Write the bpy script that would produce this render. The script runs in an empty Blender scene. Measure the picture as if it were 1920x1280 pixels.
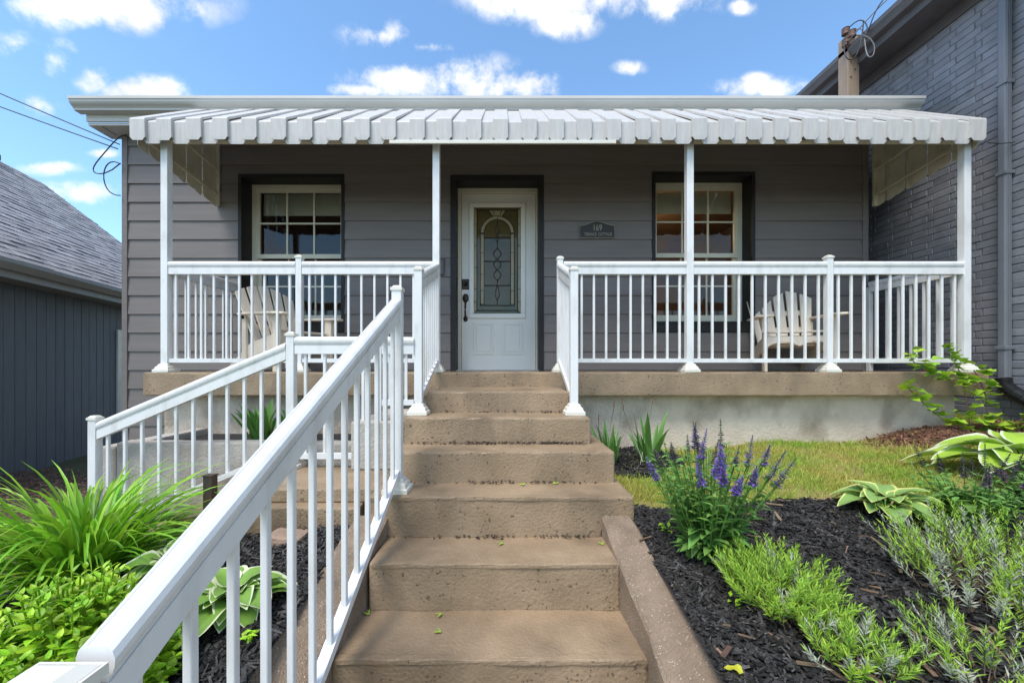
import bpy, bmesh, math, random
from mathutils import Vector, Matrix, Euler
R = math.radians
rnd = random.Random(7)
scene = bpy.context.scene
C = scene.collection

# ------------------------------------------------------------------ camera
cam_d = bpy.data.cameras.new('camera')
cam = bpy.data.objects.new('camera', cam_d); C.objects.link(cam)
cam.location = (0, 0, 0.045); cam.rotation_euler = (R(90), 0, 0)
cam_d.sensor_width = 36; cam_d.lens = 14.0
cam_d.shift_x = 13 / 1920; cam_d.shift_y = 48 / 1920
cam_d.clip_start = 0.02; cam_d.clip_end = 3000
scene.camera = cam

# ------------------------------------------------------------------ light
SUN_EL, SUN_AZ = 60, -36          # soft sun high to the left and a little behind the camera
sd = bpy.data.lights.new('sun', 'SUN'); sd.energy = 1.5; sd.angle = R(25); sd.color = (1.0, 0.94, 0.86)
sun = bpy.data.objects.new('sun', sd); C.objects.link(sun)
el, az = R(SUN_EL), R(SUN_AZ)
to_sun = Vector((math.sin(az) * math.cos(el), -math.cos(az) * math.cos(el), math.sin(el)))
sun.rotation_euler = to_sun.to_track_quat('Z', 'Y').to_euler()
scene.view_settings.view_transform = 'Standard'
scene.view_settings.look = 'None'
scene.view_settings.exposure = 1.28
scene.cycles.max_bounces = 5; scene.cycles.diffuse_bounces = 3; scene.cycles.glossy_bounces = 3; scene.cycles.transparent_max_bounces = 8
scene.view_settings.gamma = 1

world = bpy.data.worlds.new('World'); scene.world = world; world.use_nodes = True
nt = world.node_tree; nt.nodes.clear()
def N(t, typ, **kw):
    n = t.nodes.new(typ)
    for k, v in kw.items(): setattr(n, k, v)
    return n
def mth(t, op, a, b=None, clamp=False):
    n = t.nodes.new('ShaderNodeMath'); n.operation = op; n.use_clamp = clamp
    for i, v in enumerate((a, b)):
        if v is None: continue
        if isinstance(v, (int, float)): n.inputs[i].default_value = v
        else: t.links.new(v, n.inputs[i])
    return n.outputs[0]
def build_world():
    t = nt
    sky = N(t, 'ShaderNodeTexSky', sky_type='NISHITA', sun_disc=False)
    sky.sun_elevation = el; sky.sun_rotation = math.atan2(to_sun.x, to_sun.y)
    sky.air_density = 1.0; sky.dust_density = 0.35; sky.ozone_density = 1.3
    tc = N(t, 'ShaderNodeTexCoord'); sep = N(t, 'ShaderNodeSeparateXYZ')
    t.links.new(tc.outputs['Generated'], sep.inputs[0])
    x, y, z = sep.outputs
    ys = mth(t, 'MAXIMUM', y, 0.08)
    u = mth(t, 'DIVIDE', x, ys); v = mth(t, 'DIVIDE', z, ys)
    # ragged offsets
    nz = N(t, 'ShaderNodeTexNoise'); nz.inputs['Scale'].default_value = 11; nz.inputs['Detail'].default_value = 11
    nz.inputs['Roughness'].default_value = 0.62
    t.links.new(tc.outputs['Generated'], nz.inputs['Vector'])
    nb = N(t, 'ShaderNodeTexNoise'); nb.inputs['Scale'].default_value = 2.2; nb.inputs['Detail'].default_value = 4
    t.links.new(tc.outputs['Generated'], nb.inputs['Vector'])
    total = None
    blobs = [(190, 15, 200, 42), (25, 80, 50, 26), (110, 112, 52, 34), (168, 142, 46, 32), (270, 168, 85, 26), (70, 198, 48, 26),
             (715, 68, 70, 30), (800, 88, 55, 13), (745, 150, 95, 30), (850, 148, 120, 42), (960, 160, 100, 28), (680, 168, 60, 14),
             (1020, 0, 140, 38), (1060, 40, 60, 30), (1240, 5, 100, 32), (1392, 14, 26, 15), (1180, 128, 28, 14), (1450, 168, 110, 20), (1420, 150, 30, 14),
             (100, 315, 55, 14), (165, 362, 90, 24), (195, 288, 30, 9), (40, 375, 60, 20)]
    for px, py, rx, ry in blobs:
        cu, cv = (px - 947) / 747, (688 - py) / 747
        a = mth(t, 'POWER', mth(t, 'DIVIDE', mth(t, 'SUBTRACT', u, cu), rx / 747 * 1.45), 2)
        b = mth(t, 'POWER', mth(t, 'DIVIDE', mth(t, 'SUBTRACT', v, cv), ry / 747 * 1.5), 2)
        g = mth(t, 'SUBTRACT', 1.0, mth(t, 'SQRT', mth(t, 'ADD', mth(t, 'ABSOLUTE', a), mth(t, 'ABSOLUTE', b))), True)
        total = g if total is None else mth(t, 'MAXIMUM', total, g)
    # elsewhere: unseen noise clouds, cover raised to whiten the skylight
    front = N(t, 'ShaderNodeMapRange'); t.links.new(y, front.inputs[0])
    front.inputs[1].default_value = 0.25; front.inputs[2].default_value = 0.45
    other = mth(t, 'MULTIPLY', mth(t, 'SUBTRACT', nb.outputs['Fac'], 0.40, True), 3.6)
    mix = N(t, 'ShaderNodeMix'); t.links.new(front.outputs[0], mix.inputs[0]); t.links.new(other, mix.inputs[2]); t.links.new(total, mix.inputs[3])
    dens = mth(t, 'ADD', mth(t, 'MULTIPLY', mix.outputs[0], 1.25), mth(t, 'MULTIPLY', mth(t, 'SUBTRACT', nz.outputs['Fac'], 0.5), 4.6))
    mask = N(t, 'ShaderNodeMapRange', interpolation_type='SMOOTHSTEP'); t.links.new(dens, mask.inputs[0])
    mask.inputs[1].default_value = 0.08; mask.inputs[2].default_value = 1.3
    gate = mth(t, 'MULTIPLY', mix.outputs[0], 2.3, True)
    m = mth(t, 'MULTIPLY', mth(t, 'MULTIPLY', mask.outputs[0], gate), 0.97)
    shade = N(t, 'ShaderNodeMapRange'); ns = N(t, 'ShaderNodeTexNoise'); ns.inputs['Scale'].default_value = 9; ns.inputs['Detail'].default_value = 7; t.links.new(tc.outputs['Generated'], ns.inputs['Vector']); t.links.new(ns.outputs['Fac'], shade.inputs[0])
    shade.inputs[1].default_value = 0.3; shade.inputs[2].default_value = 0.7; shade.inputs[3].default_value = 3.6; shade.inputs[4].default_value = 4.7
    cc = N(t, 'ShaderNodeCombineColor')
    for i, k in enumerate((1.0, 1.0, 1.0)):
        t.links.new(mth(t, 'MULTIPLY', shade.outputs[0], k), cc.inputs[i])
    tint = N(t, 'ShaderNodeMix', data_type='RGBA', blend_type='MULTIPLY'); tint.inputs[0].default_value = 1
    t.links.new(sky.outputs[0], tint.inputs[6]); tint.inputs[7].default_value = (0.82, 1.0, 1.06, 1)
    mc = N(t, 'ShaderNodeMix', data_type='RGBA'); t.links.new(m, mc.inputs[0]); t.links.new(tint.outputs[2], mc.inputs[6]); t.links.new(cc.outputs[0], mc.inputs[7])
    bg = N(t, 'ShaderNodeBackground'); bg.inputs[1].default_value = 0.12
    t.links.new(mc.outputs[2], bg.inputs[0])
    out = N(t, 'ShaderNodeOutputWorld'); t.links.new(bg.outputs[0], out.inputs[0])
build_world()

# ------------------------------------------------------------------ materials
def pm(name, c1, c2=None, scale=6, rough=0.6, bump=0.0, bscale=60, island=0.0, spec=0.5, stretch=(1, 1, 1), detail=5,
       metal=0.0, transl=0.0, edge=None, pits=0.0, streak=0.0, objvar=0.0, rough2=None, speckle=None, dirt=None):
    m = bpy.data.materials.new(name); m.use_nodes = True
    t = m.node_tree; t.nodes.clear(); L = t.links.new
    out = N(t, 'ShaderNodeOutputMaterial'); b = N(t, 'ShaderNodeBsdfPrincipled')
    b.inputs['Roughness'].default_value = rough; b.inputs['Metallic'].default_value = metal
    b.inputs['Specular IOR Level'].default_value = spec
    geo = N(t, 'ShaderNodeNewGeometry'); mp = N(t, 'ShaderNodeMapping'); mp.inputs['Scale'].default_value = stretch
    L(geo.outputs['Position'], mp.inputs[0])
    nz = N(t, 'ShaderNodeTexNoise'); nz.inputs['Scale'].default_value = scale; nz.inputs['Detail'].default_value = detail
    nz.inputs['Roughness'].default_value = 0.6
    L(mp.outputs[0], nz.inputs['Vector'])
    ramp = N(t, 'ShaderNodeMapRange'); L(nz.outputs['Fac'], ramp.inputs[0]); ramp.inputs[1].default_value = 0.3; ramp.inputs[2].default_value = 0.7
    mx = N(t, 'ShaderNodeMix', data_type='RGBA'); L(ramp.outputs[0], mx.inputs[0])
    mx.inputs[6].default_value = (*c1, 1); mx.inputs[7].default_value = (*(c2 or c1), 1)
    col = mx.outputs[2]
    if speckle:                                             # small aggregate grains
        vs = N(t, 'ShaderNodeTexVoronoi'); vs.inputs['Scale'].default_value = 190; L(geo.outputs['Position'], vs.inputs['Vector'])
        sc = N(t, 'ShaderNodeSeparateColor'); L(vs.outputs['Color'], sc.inputs[0])
        g = mth(t, 'MULTIPLY', mth(t, 'GREATER_THAN', sc.outputs[0], 0.93), mth(t, 'LESS_THAN', vs.outputs['Distance'], 0.42))
        m2 = N(t, 'ShaderNodeMix', data_type='RGBA'); L(mth(t, 'MULTIPLY', g, 0.7), m2.inputs[0]); L(col, m2.inputs[6]); m2.inputs[7].default_value = (*speckle, 1); col = m2.outputs[2]
    if dirt:                                                # stains with a shape of their own
        dz = N(t, 'ShaderNodeTexNoise'); dz.inputs['Scale'].default_value = dirt[1]; dz.inputs['Detail'].default_value = 8
        mp2 = N(t, 'ShaderNodeMapping'); mp2.inputs['Scale'].default_value = dirt[3]; L(geo.outputs['Position'], mp2.inputs[0]); L(mp2.outputs[0], dz.inputs['Vector'])
        dr = N(t, 'ShaderNodeMapRange'); L(dz.outputs['Fac'], dr.inputs[0]); dr.inputs[1].default_value = 0.48; dr.inputs[2].default_value = 0.72; dr.inputs[4].default_value = dirt[2]
        m3 = N(t, 'ShaderNodeMix', data_type='RGBA'); L(dr.outputs[0], m3.inputs[0]); L(col, m3.inputs[6]); m3.inputs[7].default_value = (*dirt[0], 1); col = m3.outputs[2]
    if edge:                                                # pale leaf margin
        at = N(t, 'ShaderNodeAttribute', attribute_name='edge')
        er = N(t, 'ShaderNodeMapRange'); L(mth(t, 'ADD', at.outputs['Fac'], mth(t, 'MULTIPLY', mth(t, 'SUBTRACT', nz.outputs['Fac'], 0.5), 0.5)), er.inputs[0])
        er.inputs[1].default_value = 0.5; er.inputs[2].default_value = 0.62
        m4 = N(t, 'ShaderNodeMix', data_type='RGBA'); L(er.outputs[0], m4.inputs[0]); L(col, m4.inputs[6]); m4.inputs[7].default_value = (*edge, 1); col = m4.outputs[2]
    if island or objvar:
        hs = N(t, 'ShaderNodeHueSaturation')
        if island: src = geo.outputs['Random Per Island']
        else:
            oi = N(t, 'ShaderNodeObjectInfo'); src = oi.outputs['Random']
        k = island or objvar
        L(mth(t, 'ADD', mth(t, 'MULTIPLY', src, 2 * k), 1 - k), hs.inputs['Value'])
        L(mth(t, 'ADD', mth(t, 'MULTIPLY', mth(t, 'FRACT', mth(t, 'MULTIPLY', src, 7.31)), 0.05 * min(1, k * 2)), 0.5 - 0.025 * min(1, k * 2)), hs.inputs['Hue'])
        L(col, hs.inputs['Color']); col = hs.outputs[0]
    height = None
    if bump:
        bz = N(t, 'ShaderNodeTexNoise'); bz.inputs['Scale'].default_value = bscale; bz.inputs['Detail'].default_value = 6
        L(mp.outputs[0], bz.inputs['Vector']); height = bz.outputs['Fac']
    if pits:
        def pit(scale_, thr, sel):
            vo = N(t, 'ShaderNodeTexVoronoi'); vo.inputs['Scale'].default_value = scale_; L(geo.outputs['Position'], vo.inputs['Vector'])
            s2 = N(t, 'ShaderNodeSeparateColor'); L(vo.outputs['Color'], s2.inputs[0])
            wob = mth(t, 'ADD', vo.outputs['Distance'], mth(t, 'MULTIPLY', mth(t, 'SUBTRACT', bz.outputs['Fac'], 0.5), 0.9))
            a = mth(t, 'LESS_THAN', wob, thr); return mth(t, 'MULTIPLY', a, mth(t, 'GREATER_THAN', s2.outputs[0], sel))
        big = N(t, 'ShaderNodeTexNoise'); big.inputs['Scale'].default_value = 4.0; L(geo.outputs['Position'], big.inputs['Vector'])
        zone = mth(t, 'GREATER_THAN', big.outputs['Fac'], 0.5)
        p = mth(t, 'MULTIPLY', mth(t, 'MAXIMUM', pit(27, 0.2, 0.66), pit(60, 0.26, 0.62)), zone)
        # pits only on upright faces
        sn = N(t, 'ShaderNodeSeparateXYZ'); L(geo.outputs['True Normal'], sn.inputs[0])
        p = mth(t, 'MULTIPLY', p, mth(t, 'LESS_THAN', mth(t, 'ABSOLUTE', sn.outputs[2]), 0.6))
        height = mth(t, 'SUBTRACT', height, mth(t, 'MULTIPLY', p, 1.3 * pits))
        m5 = N(t, 'ShaderNodeMix', data_type='RGBA'); L(mth(t, 'MULTIPLY', p, 0.55), m5.inputs[0]); L(col, m5.inputs[6]); m5.inputs[7].default_value = (0.035, 0.024, 0.015, 1); col = m5.outputs[2]
    if height is not None:
        bp = N(t, 'ShaderNodeBump'); bp.inputs['Strength'].default_value = max(bump, 0.01); bp.inputs['Distance'].default_value = 0.01
        L(height, bp.inputs['Height']); L(bp.outputs[0], b.inputs['Normal'])
    if rough2 is not None:
        rr = N(t, 'ShaderNodeMapRange'); L(nz.outputs['Fac'], rr.inputs[0]); rr.inputs[1].default_value = 0.35; rr.inputs[2].default_value = 0.65
        rr.inputs[3].default_value = rough; rr.inputs[4].default_value = rough2; L(rr.outputs[0], b.inputs['Roughness'])
    L(col, b.inputs['Base Color'])
    if transl:
        tr = N(t, 'ShaderNodeBsdfTranslucent'); L(col, tr.inputs[0]); ms = N(t, 'ShaderNodeMixShader'); ms.inputs[0].default_value = transl
        L(b.outputs[0], ms.inputs[1]); L(tr.outputs[0], ms.inputs[2]); L(ms.outputs[0], out.inputs[0])
    else: L(b.outputs[0], out.inputs[0])
    return m

M = {}
M['white'] = pm('white_paint', (.80, .80, .795), (.74, .74, .73), 3, .32, .03, 200, dirt=((.42, .40, .35), 13, .34, (1, 1, .4)))
M['awn'] = pm('awning_paint', (.60, .58, .555), (.51, .49, .47), 5, .42, .05, 120, stretch=(6, 6, .7), dirt=((.40, .37, .33), 7, .35, (5, 5, .8)))
M['awn_side'] = pm('aged_cream_paint', (.66, .60, .48), (.56, .51, .40), 5, .5, .05, 90, dirt=((.30, .26, .18), 8, .35, (2, 2, 1)))
M['trim_cream'] = pm('base_cream', (.76, .74, .66), (.70, .67, .58), 8, .4)
M['gutter'] = pm('gutter_metal', (.62, .61, .59), (.55, .54, .52), 3, .35, .02, 80, stretch=(.4, 1, 1))
M['siding'] = pm('siding', (.192, .168, .158), (.158, .138, .13), 3, .5, .12, 90, stretch=(.5, 1, 6), objvar=.05)
M['black_trim'] = pm('black_trim', (.008, .008, .008), (.013, .012, .012), 8, .6, .1, 60)
M['concrete'] = pm('brown_concrete', (.37, .265, .168), (.255, .182, .112), 4.5, .62, .5, 75, pits=1.0, rough2=.36, dirt=((.125, .09, .058), 2.6, .7, (1, 1, .35)))
M['curb'] = pm('exposed_aggregate', (.33, .245, .175), (.22, .16, .11), 9, .7, 1.0, 150, speckle=(.62, .54, .46), dirt=((.13, .1, .075), 4, .5, (1, 1, 1)))
M['stucco'] = pm('stucco', (.74, .63, .51), (.60, .50, .39), 4, .85, .9, 40, dirt=((.26, .20, .14), 3.0, .85, (1.2, 1, .9)))
M['planter'] = pm('planter_concrete', (.50, .46, .41), (.40, .37, .325), 5, .85, .7, 55, dirt=((.24, .2, .16), 3, .5, (1, 1, 2)))
M['cream'] = pm('cream_vinyl', (.68, .64, .52), (.62, .58, .47), 5, .4)
M['door'] = pm('door_paint', (.78, .76, .71), (.74, .72, .67), 3, .4, .02, 60)
M['bronze'] = pm('dark_bronze', (.03, .02, .016), (.05, .035, .025), 20, .35, metal=.6)
M['lead'] = pm('lead_came', (.05, .045, .04), None, 10, .4, metal=.5)
M['chair'] = pm('chair_paint', (.82, .73, .61), (.74, .65, .53), 6, .55, .15, 60, stretch=(4, 4, 1))
M['brick'] = pm('painted_brick', (.27, .277, .31), (.215, .222, .25), 5, .5, .2, 70, objvar=.12, dirt=((.12, .122, .135), 9, .45, (1, 1, 1)))
M['brick_bulk'] = pm('painted_brick_bulk', (.27, .277, .31), (.215, .222, .25), 5, .5, .2, 70, island=.12, dirt=((.12, .122, .135), 9, .45, (1, 1, 1)))
M['mortar'] = pm('painted_mortar', (.19, .195, .22), (.15, .155, .175), 20, .7, .5, 80)
M['spout'] = pm('slate_grey_metal', (.18, .19, .215), (.15, .16, .18), 4, .4)
M['darkeave'] = pm('dark_eave', (.11, .10, .10), (.08, .075, .075), 6, .45)
M['plank'] = pm('blue_grey_plank', (.165, .182, .215), (.13, .145, .172), 5, .6, .3, 60, stretch=(4, 4, .5), objvar=.1)
M['shingle'] = pm('asphalt_shingle', (.40, .385, .395), (.27, .26, .27), 25, .9, .5, 200, island=.24)
M['roofdark'] = pm('roof_under', (.05, .05, .052), None, 8, .9)
M['eave_grey'] = pm('eave_grey', (.36, .355, .35), (.30, .295, .29), 4, .45)
M['wood'] = pm('weathered_timber', (.40, .30, .22), (.28, .205, .15), 6, .8, .5, 50, stretch=(6, 6, .5))
M['rust'] = pm('rusty_insulator', (.16, .08, .05), (.08, .045, .035), 30, .6)
M['wire'] = pm('cable', (.02, .02, .022), None, 5, .5)
M['wire_grey'] = pm('cable_grey', (.22, .22, .22), None, 5, .4)
M['soil'] = pm('soil', (.075, .055, .04), (.045, .034, .026), 8, .95, .8, 40)
M['ground'] = pm('rough_ground', (.085, .10, .035), (.10, .075, .045), 2, .95, .8, 30)
M['mulchbed'] = pm('mulch_bed', (.013, .012, .013), (.024, .022, .022), 30, .8, 1.0, 90)
M['chip'] = pm('mulch_chip', (.026, .0235, .022), (.042, .038, .035), 40, .5, .4, 120, island=.6)
M['twig_pale'] = pm('pale_twig', (.26, .17, .10), (.14, .09, .06), 30, .8, island=.5)
M['grit'] = pm('grit', (.10, .07, .045), (.05, .035, .025), 60, .8, island=.6)
M['straw'] = pm('dry_straw', (.22, .11, .06), (.15, .075, .045), 30, .85, island=.5)
M['lawn_soil'] = pm('lawn_soil', (.26, .26, .06), (.27, .18, .08), 4, .95, .6, 60)
M['grass'] = pm('grass', (.26, .47, .045), (.54, .45, .12), 3.0, .6, island=.35, transl=.3)
M['lily'] = pm('daylily_leaf', (.20, .44, .025), (.29, .54, .04), 5, .38, island=.35, transl=.3)
M['lime'] = pm('lime_leaf', (.42, .66, .03), (.27, .52, .03), 9, .45, island=.35, transl=.3)
M['salvia'] = pm('salvia_leaf', (.14, .30, .06), (.20, .38, .08), 9, .55, .3, 120, island=.3, transl=.25)
M['purple'] = pm('purple_flower', (.11, .05, .28), (.20, .11, .40), 60, .6, island=.4)
M['purple_dark'] = pm('spent_flower', (.075, .04, .075), (.12, .07, .11), 60, .7, island=.4)
M['lav'] = pm('lavender_leaf', (.36, .55, .05), (.29, .48, .06), 8, .55, island=.3, transl=.25)
M['lav_grey'] = pm('silver_leaf', (.50, .52, .42), (.38, .42, .30), 8, .6, island=.3, transl=.15)
M['twig'] = pm('twig', (.12, .08, .055), (.2, .14, .09), 20, .8)
M['hosta_g'] = pm('hosta_white_edge', (.25, .43, .07), (.17, .34, .06), 16, .42, .3, 40, edge=(.72, .76, .50), transl=.2)
M['hosta_y'] = pm('hosta_yellow_edge', (.30, .48, .14), (.23, .40, .11), 16, .42, .3, 40, edge=(.70, .72, .24), transl=.2)
M['hosta_l'] = pm('hosta_lime_centre', (.42, .60, .07), (.35, .55, .06), 16, .42, .3, 40, edge=(.70, .76, .52), transl=.2)
M['iris'] = pm('iris_leaf', (.08, .22, .045), (.14, .30, .06), 6, .4, island=.2, transl=.2)
M['vine'] = pm('vine_leaf', (.40, .56, .05), (.22, .44, .04), 9, .4, objvar=.3, transl=.3)
M['vine_stem'] = pm('vine_stem', (.28, .13, .09), None, 9, .6)
M['key'] = pm('maple_key', (.42, .58, .08), None, 9, .5, transl=.2)
M['yellow_leaf'] = pm('yellow_leaf', (.62, .60, .05), None, 9, .5, transl=.2)
M['groundcover'] = pm('pinkish_ground_cover', (.22, .115, .10), (.15, .10, .06), 30, .8, island=.5)
M['stake'] = pm('dark_stake', (.05, .047, .045), (.12, .06, .04), 14, .5, metal=.3)
M['pipe'] = pm('black_plastic', (.02, .021, .023), None, 9, .4)
M['stone'] = pm('paver_stone', (.36, .25, .18), (.27, .19, .14), 8, .75, .6, 70)
M['room'] = pm('room_wall', (.26, .16, .10), (.19, .115, .07), 1.5, .8)
M['hall'] = pm('painted_hall_and_reflection', (.21, .14, .075), (.10, .11, .045), 5, .8)  # brown of the lit hall and green outdoor reflection painted into the colour
M['tan_glass'] = pm('tan_textured_glass', (.34, .25, .14), (.24, .22, .11), 30, .12, .4, 90)
M['blind'] = pm('roman_shade', (.62, .62, .53), (.56, .56, .48), 30, .85, .3, 150)
M['plaque'] = pm('plaque_face', (.022, .02, .018), None, 9, .45)
M['plaque_letter'] = pm('plaque_letter', (.34, .32, .25), None, 9, .4)
M['cover_box'] = pm('grey_box', (.09, .085, .085), None, 9, .45)

def glass(name, tint, refl=0.12, alpha=0.85):
    m = bpy.data.materials.new(name); m.use_nodes = True; t = m.node_tree; t.nodes.clear()
    out = N(t, 'ShaderNodeOutputMaterial'); g = N(t, 'ShaderNodeBsdfGlossy'); g.inputs['Roughness'].default_value = 0.02
    tr = N(t, 'ShaderNodeBsdfTransparent'); tr.inputs[0].default_value = (*tint, 1)
    fr = N(t, 'ShaderNodeFresnel'); fr.inputs[0].default_value = 1.5
    ms = N(t, 'ShaderNodeMixShader'); t.links.new(mth(t, 'ADD', fr.outputs[0], refl, True), ms.inputs[0])
    t.links.new(tr.outputs[0], ms.inputs[1]); t.links.new(g.outputs[0], ms.inputs[2]); t.links.new(ms.outputs[0], out.inputs[0])
    return m
M['glass'] = glass('window_glass', (.85, .87, .85), .01)
M['leaded'] = glass('leaded_glass', (.92, .88, .74), .0)
M['bevel_glass'] = glass('bevelled_glass', (.85, .75, .55), .0)

# ------------------------------------------------------------------ builders
def thing(name, label, cat, loc=(0, 0, 0), rotz=0, group=None):
    o = bpy.data.objects.new(name, None); C.objects.link(o); o.empty_display_size = .1
    o.location = loc; o.rotation_euler = (0, 0, rotz); o['label'] = label; o['category'] = cat
    if group: o['group'] = group
    return o
def tag(o, label, cat, group=None, kind=None):
    if label: o['label'] = label
    if cat: o['category'] = cat
    if group: o['group'] = group
    if kind: o['kind'] = kind
    return o
def attach(o, parent, local=False):
    """parent o; unless local, o keeps the world coordinates it was built in"""
    if parent is not None:
        o.parent = parent
        if not local and parent.type == 'EMPTY':
            o.matrix_parent_inverse = (Matrix.Translation(parent.location) @ parent.rotation_euler.to_matrix().to_4x4()).inverted()
    return o
def add(name, data, parent=None, local=False, loc=(0, 0, 0)):
    o = bpy.data.objects.new(name, data); C.objects.link(o); o.location = loc
    return attach(o, parent, local)
def mk(name, verts, faces, mat, smooth=False, attr=None):
    me = bpy.data.meshes.new(name); me.from_pydata([tuple(v) for v in verts], [], faces); me.update()
    me.materials.append(mat)
    if smooth: me.polygons.foreach_set('use_smooth', [True] * len(me.polygons))
    if attr:
        a = me.attributes.new('edge', 'FLOAT', 'POINT'); a.data.foreach_set('value', attr)
    return me
BF = [(0, 3, 2, 1), (4, 5, 6, 7), (0, 1, 5, 4), (1, 2, 6, 5), (2, 3, 7, 6), (3, 0, 4, 7)]
def bm_box(bm, x0, x1, y0, y1, z0, z1, mtx=None):
    vs = [Vector(p) for p in ((x0, y0, z0), (x1, y0, z0), (x1, y1, z0), (x0, y1, z0), (x0, y0, z1), (x1, y0, z1), (x1, y1, z1), (x0, y1, z1))]
    if mtx: vs = [mtx @ v for v in vs]
    bv = [bm.verts.new(v) for v in vs]
    for f in BF: bm.faces.new([bv[i] for i in f])
def bm_mesh(name, bm, mat, bevel=0, seg=2, smooth=False):
    if bevel:
        bmesh.ops.bevel(bm, geom=list(bm.edges), offset=bevel, segments=seg, profile=.5, affect='EDGES', clamp_overlap=True)
    bmesh.ops.recalc_face_normals(bm, faces=bm.faces)
    me = bpy.data.meshes.new(name); bm.to_mesh(me); bm.free(); me.materials.append(mat)
    if smooth: me.polygons.foreach_set('use_smooth', [True] * len(me.polygons))
    return me
def box_mesh(name, x0, x1, y0, y1, z0, z1, mat, bevel=0, mtx=None, seg=2):
    bm = bmesh.new(); bm_box(bm, x0, x1, y0, y1, z0, z1, mtx); return bm_mesh(name, bm, mat, bevel, seg)
def box(name, x0, x1, y0, y1, z0, z1, mat, parent=None, bevel=0, local=False, mtx=None, seg=2):
    return add(name, box_mesh(name, x0, x1, y0, y1, z0, z1, mat, bevel, mtx, seg), parent, local)
def prism_mesh(name, prof, axis, a, b, mat, smooth=False):
    """closed profile swept along an axis; prof = 2D points in the two remaining axes in order"""
    def P(p, t):
        return {'x': (t, p[0], p[1]), 'y': (p[0], t, p[1]), 'z': (p[0], p[1], t)}[axis]
    n = len(prof); vs = [P(p, a) for p in prof] + [P(p, b) for p in prof]
    fs = [(i, (i + 1) % n, n + (i + 1) % n, n + i) for i in range(n)] + [tuple(range(n))[::-1], tuple(range(n, 2 * n))]
    me = mk(name, vs, fs, mat); bm = bmesh.new(); bm.from_mesh(me); bmesh.ops.recalc_face_normals(bm, faces=bm.faces); bm.to_mesh(me); bm.free()
    return me
def tube(pts, r, sides=6, r_end=None):
    """verts, faces of a tube along points"""
    vs, fs = [], []
    pts = [Vector(p) for p in pts]; n = len(pts)
    for i, p in enumerate(pts):
        d = (pts[min(i + 1, n - 1)] - pts[max(i - 1, 0)]).normalized()
        a = d.cross(Vector((0, 0, 1)));
        if a.length < 1e-3: a = d.cross(Vector((1, 0, 0)))
        a.normalize(); b = d.cross(a)
        rr = r if r_end is None else r + (r_end - r) * i / (n - 1)
        for k in range(sides):
            t = 2 * math.pi * k / sides; vs.append(p + a * (math.cos(t) * rr) + b * (math.sin(t) * rr))
    for i in range(n - 1):
        for k in range(sides):
            fs.append((i * sides + k, i * sides + (k + 1) % sides, (i + 1) * sides + (k + 1) % sides, (i + 1) * sides + k))
    fs.append(tuple(range(sides))); fs.append(tuple((n - 1) * sides + k for k in range(sides))[::-1])
    return vs, fs
def merge(parts):
    V, F = [], []
    for v, f in parts:
        o = len(V); V += list(v); F += [tuple(i + o for i in q) for q in f]
    return V, F
def tube_obj(name, pts, r, mat, parent=None, sides=8, local=False, r_end=None):
    v, f = tube(pts, r, sides, r_end); return add(name, mk(name, v, f, mat, True), parent, local)
def interp(x, xs, ys):
    if x <= xs[0]: return ys[0]
    for i in range(len(xs) - 1):
        if x <= xs[i + 1]: return ys[i] + (ys[i + 1] - ys[i]) * (x - xs[i]) / (xs[i + 1] - xs[i])
    return ys[-1]
def bez(pts, n=16):
    out = []
    for i in range(n + 1):
        t = i / n; q = [Vector(p) for p in pts]
        while len(q) > 1: q = [q[j].lerp(q[j + 1], t) for j in range(len(q) - 1)]
        out.append(q[0])
    return out
def arc_pts(fn, n): return [fn(i / (n - 1)) for i in range(n)]

# ------------------------------------------------------------------ terrain
def hnoise(x, y): return .012 * math.sin(5.1 * x + 2.3 * y) + .01 * math.sin(3.3 * y - 4.7 * x + 1) + .006 * math.sin(11 * x + 9 * y)
def ground_z(x, y):
    bed = interp(y, [-1.2, .3, 1.1, 2.15], [-1.39, -1.06, -.90, -.745])
    if x > .6:
        lawn = -.735 + .05 * max(0, min(x, 4.1) - .9) + .30 * max(0, min(x, 4.6) - 4.0)
        z = bed + .04 * (min(x, 4) - .65) if y < 2.15 else (lawn if y > 2.4 else bed + .04 * (min(x, 4) - .65) + (lawn - bed - .04 * (min(x, 4) - .65)) * (y - 2.15) / .25)
    else:
        k = max(0, -x - .77)
        z = bed - .07 * min(k, 2) if y < 2.1 else interp(k, [0, .6, 2.0, 4], [-.8, -.85, -1.22, -1.32])
        if y < 2.1: z = z + (interp(k, [0, .6, 2.0, 4], [-.8, -.85, -1.22, -1.32]) - z) * max(0, (y - 1.6) / .5)
    if y < .35: z = min(z, -1.06 - .22 * max(0, min(1.5, .35 - y)))
    return z + hnoise(x, y)
def sheet(name, xs, ys, zfn, mat, keep=None):
    vs = [(x, y, zfn(x, y)) for y in ys for x in xs]; nx = len(xs)
    fs = [(j * nx + i, j * nx + i + 1, (j + 1) * nx + i + 1, (j + 1) * nx + i) for j in range(len(ys) - 1) for i in range(nx - 1)
          if keep is None or keep((xs[i] + xs[i + 1]) / 2, (ys[j] + ys[j + 1]) / 2)]
    used = sorted({i for f in fs for i in f}); mp = {k: n for n, k in enumerate(used)}
    return add(name, mk(name, [vs[i] for i in used], [tuple(mp[i] for i in f) for f in fs], mat, True))
def frange(a, b, s):
    n = round((b - a) / s); return [a + (b - a) * i / n for i in range(n + 1)]
far = [-600, -250, -100, -45, -22]
gx = far + frange(-12, 12, .2) + [-v for v in far[::-1]]
gy = far + frange(-8, 14, .2) + [25, 50, 110, 260, 600]
def gz_low(x, y):
    z = ground_z(max(-12, min(12, x)), max(-3, min(12, y)))
    if abs(x) < .85 and y < 4.4: z -= .35
    return z - .03
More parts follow.
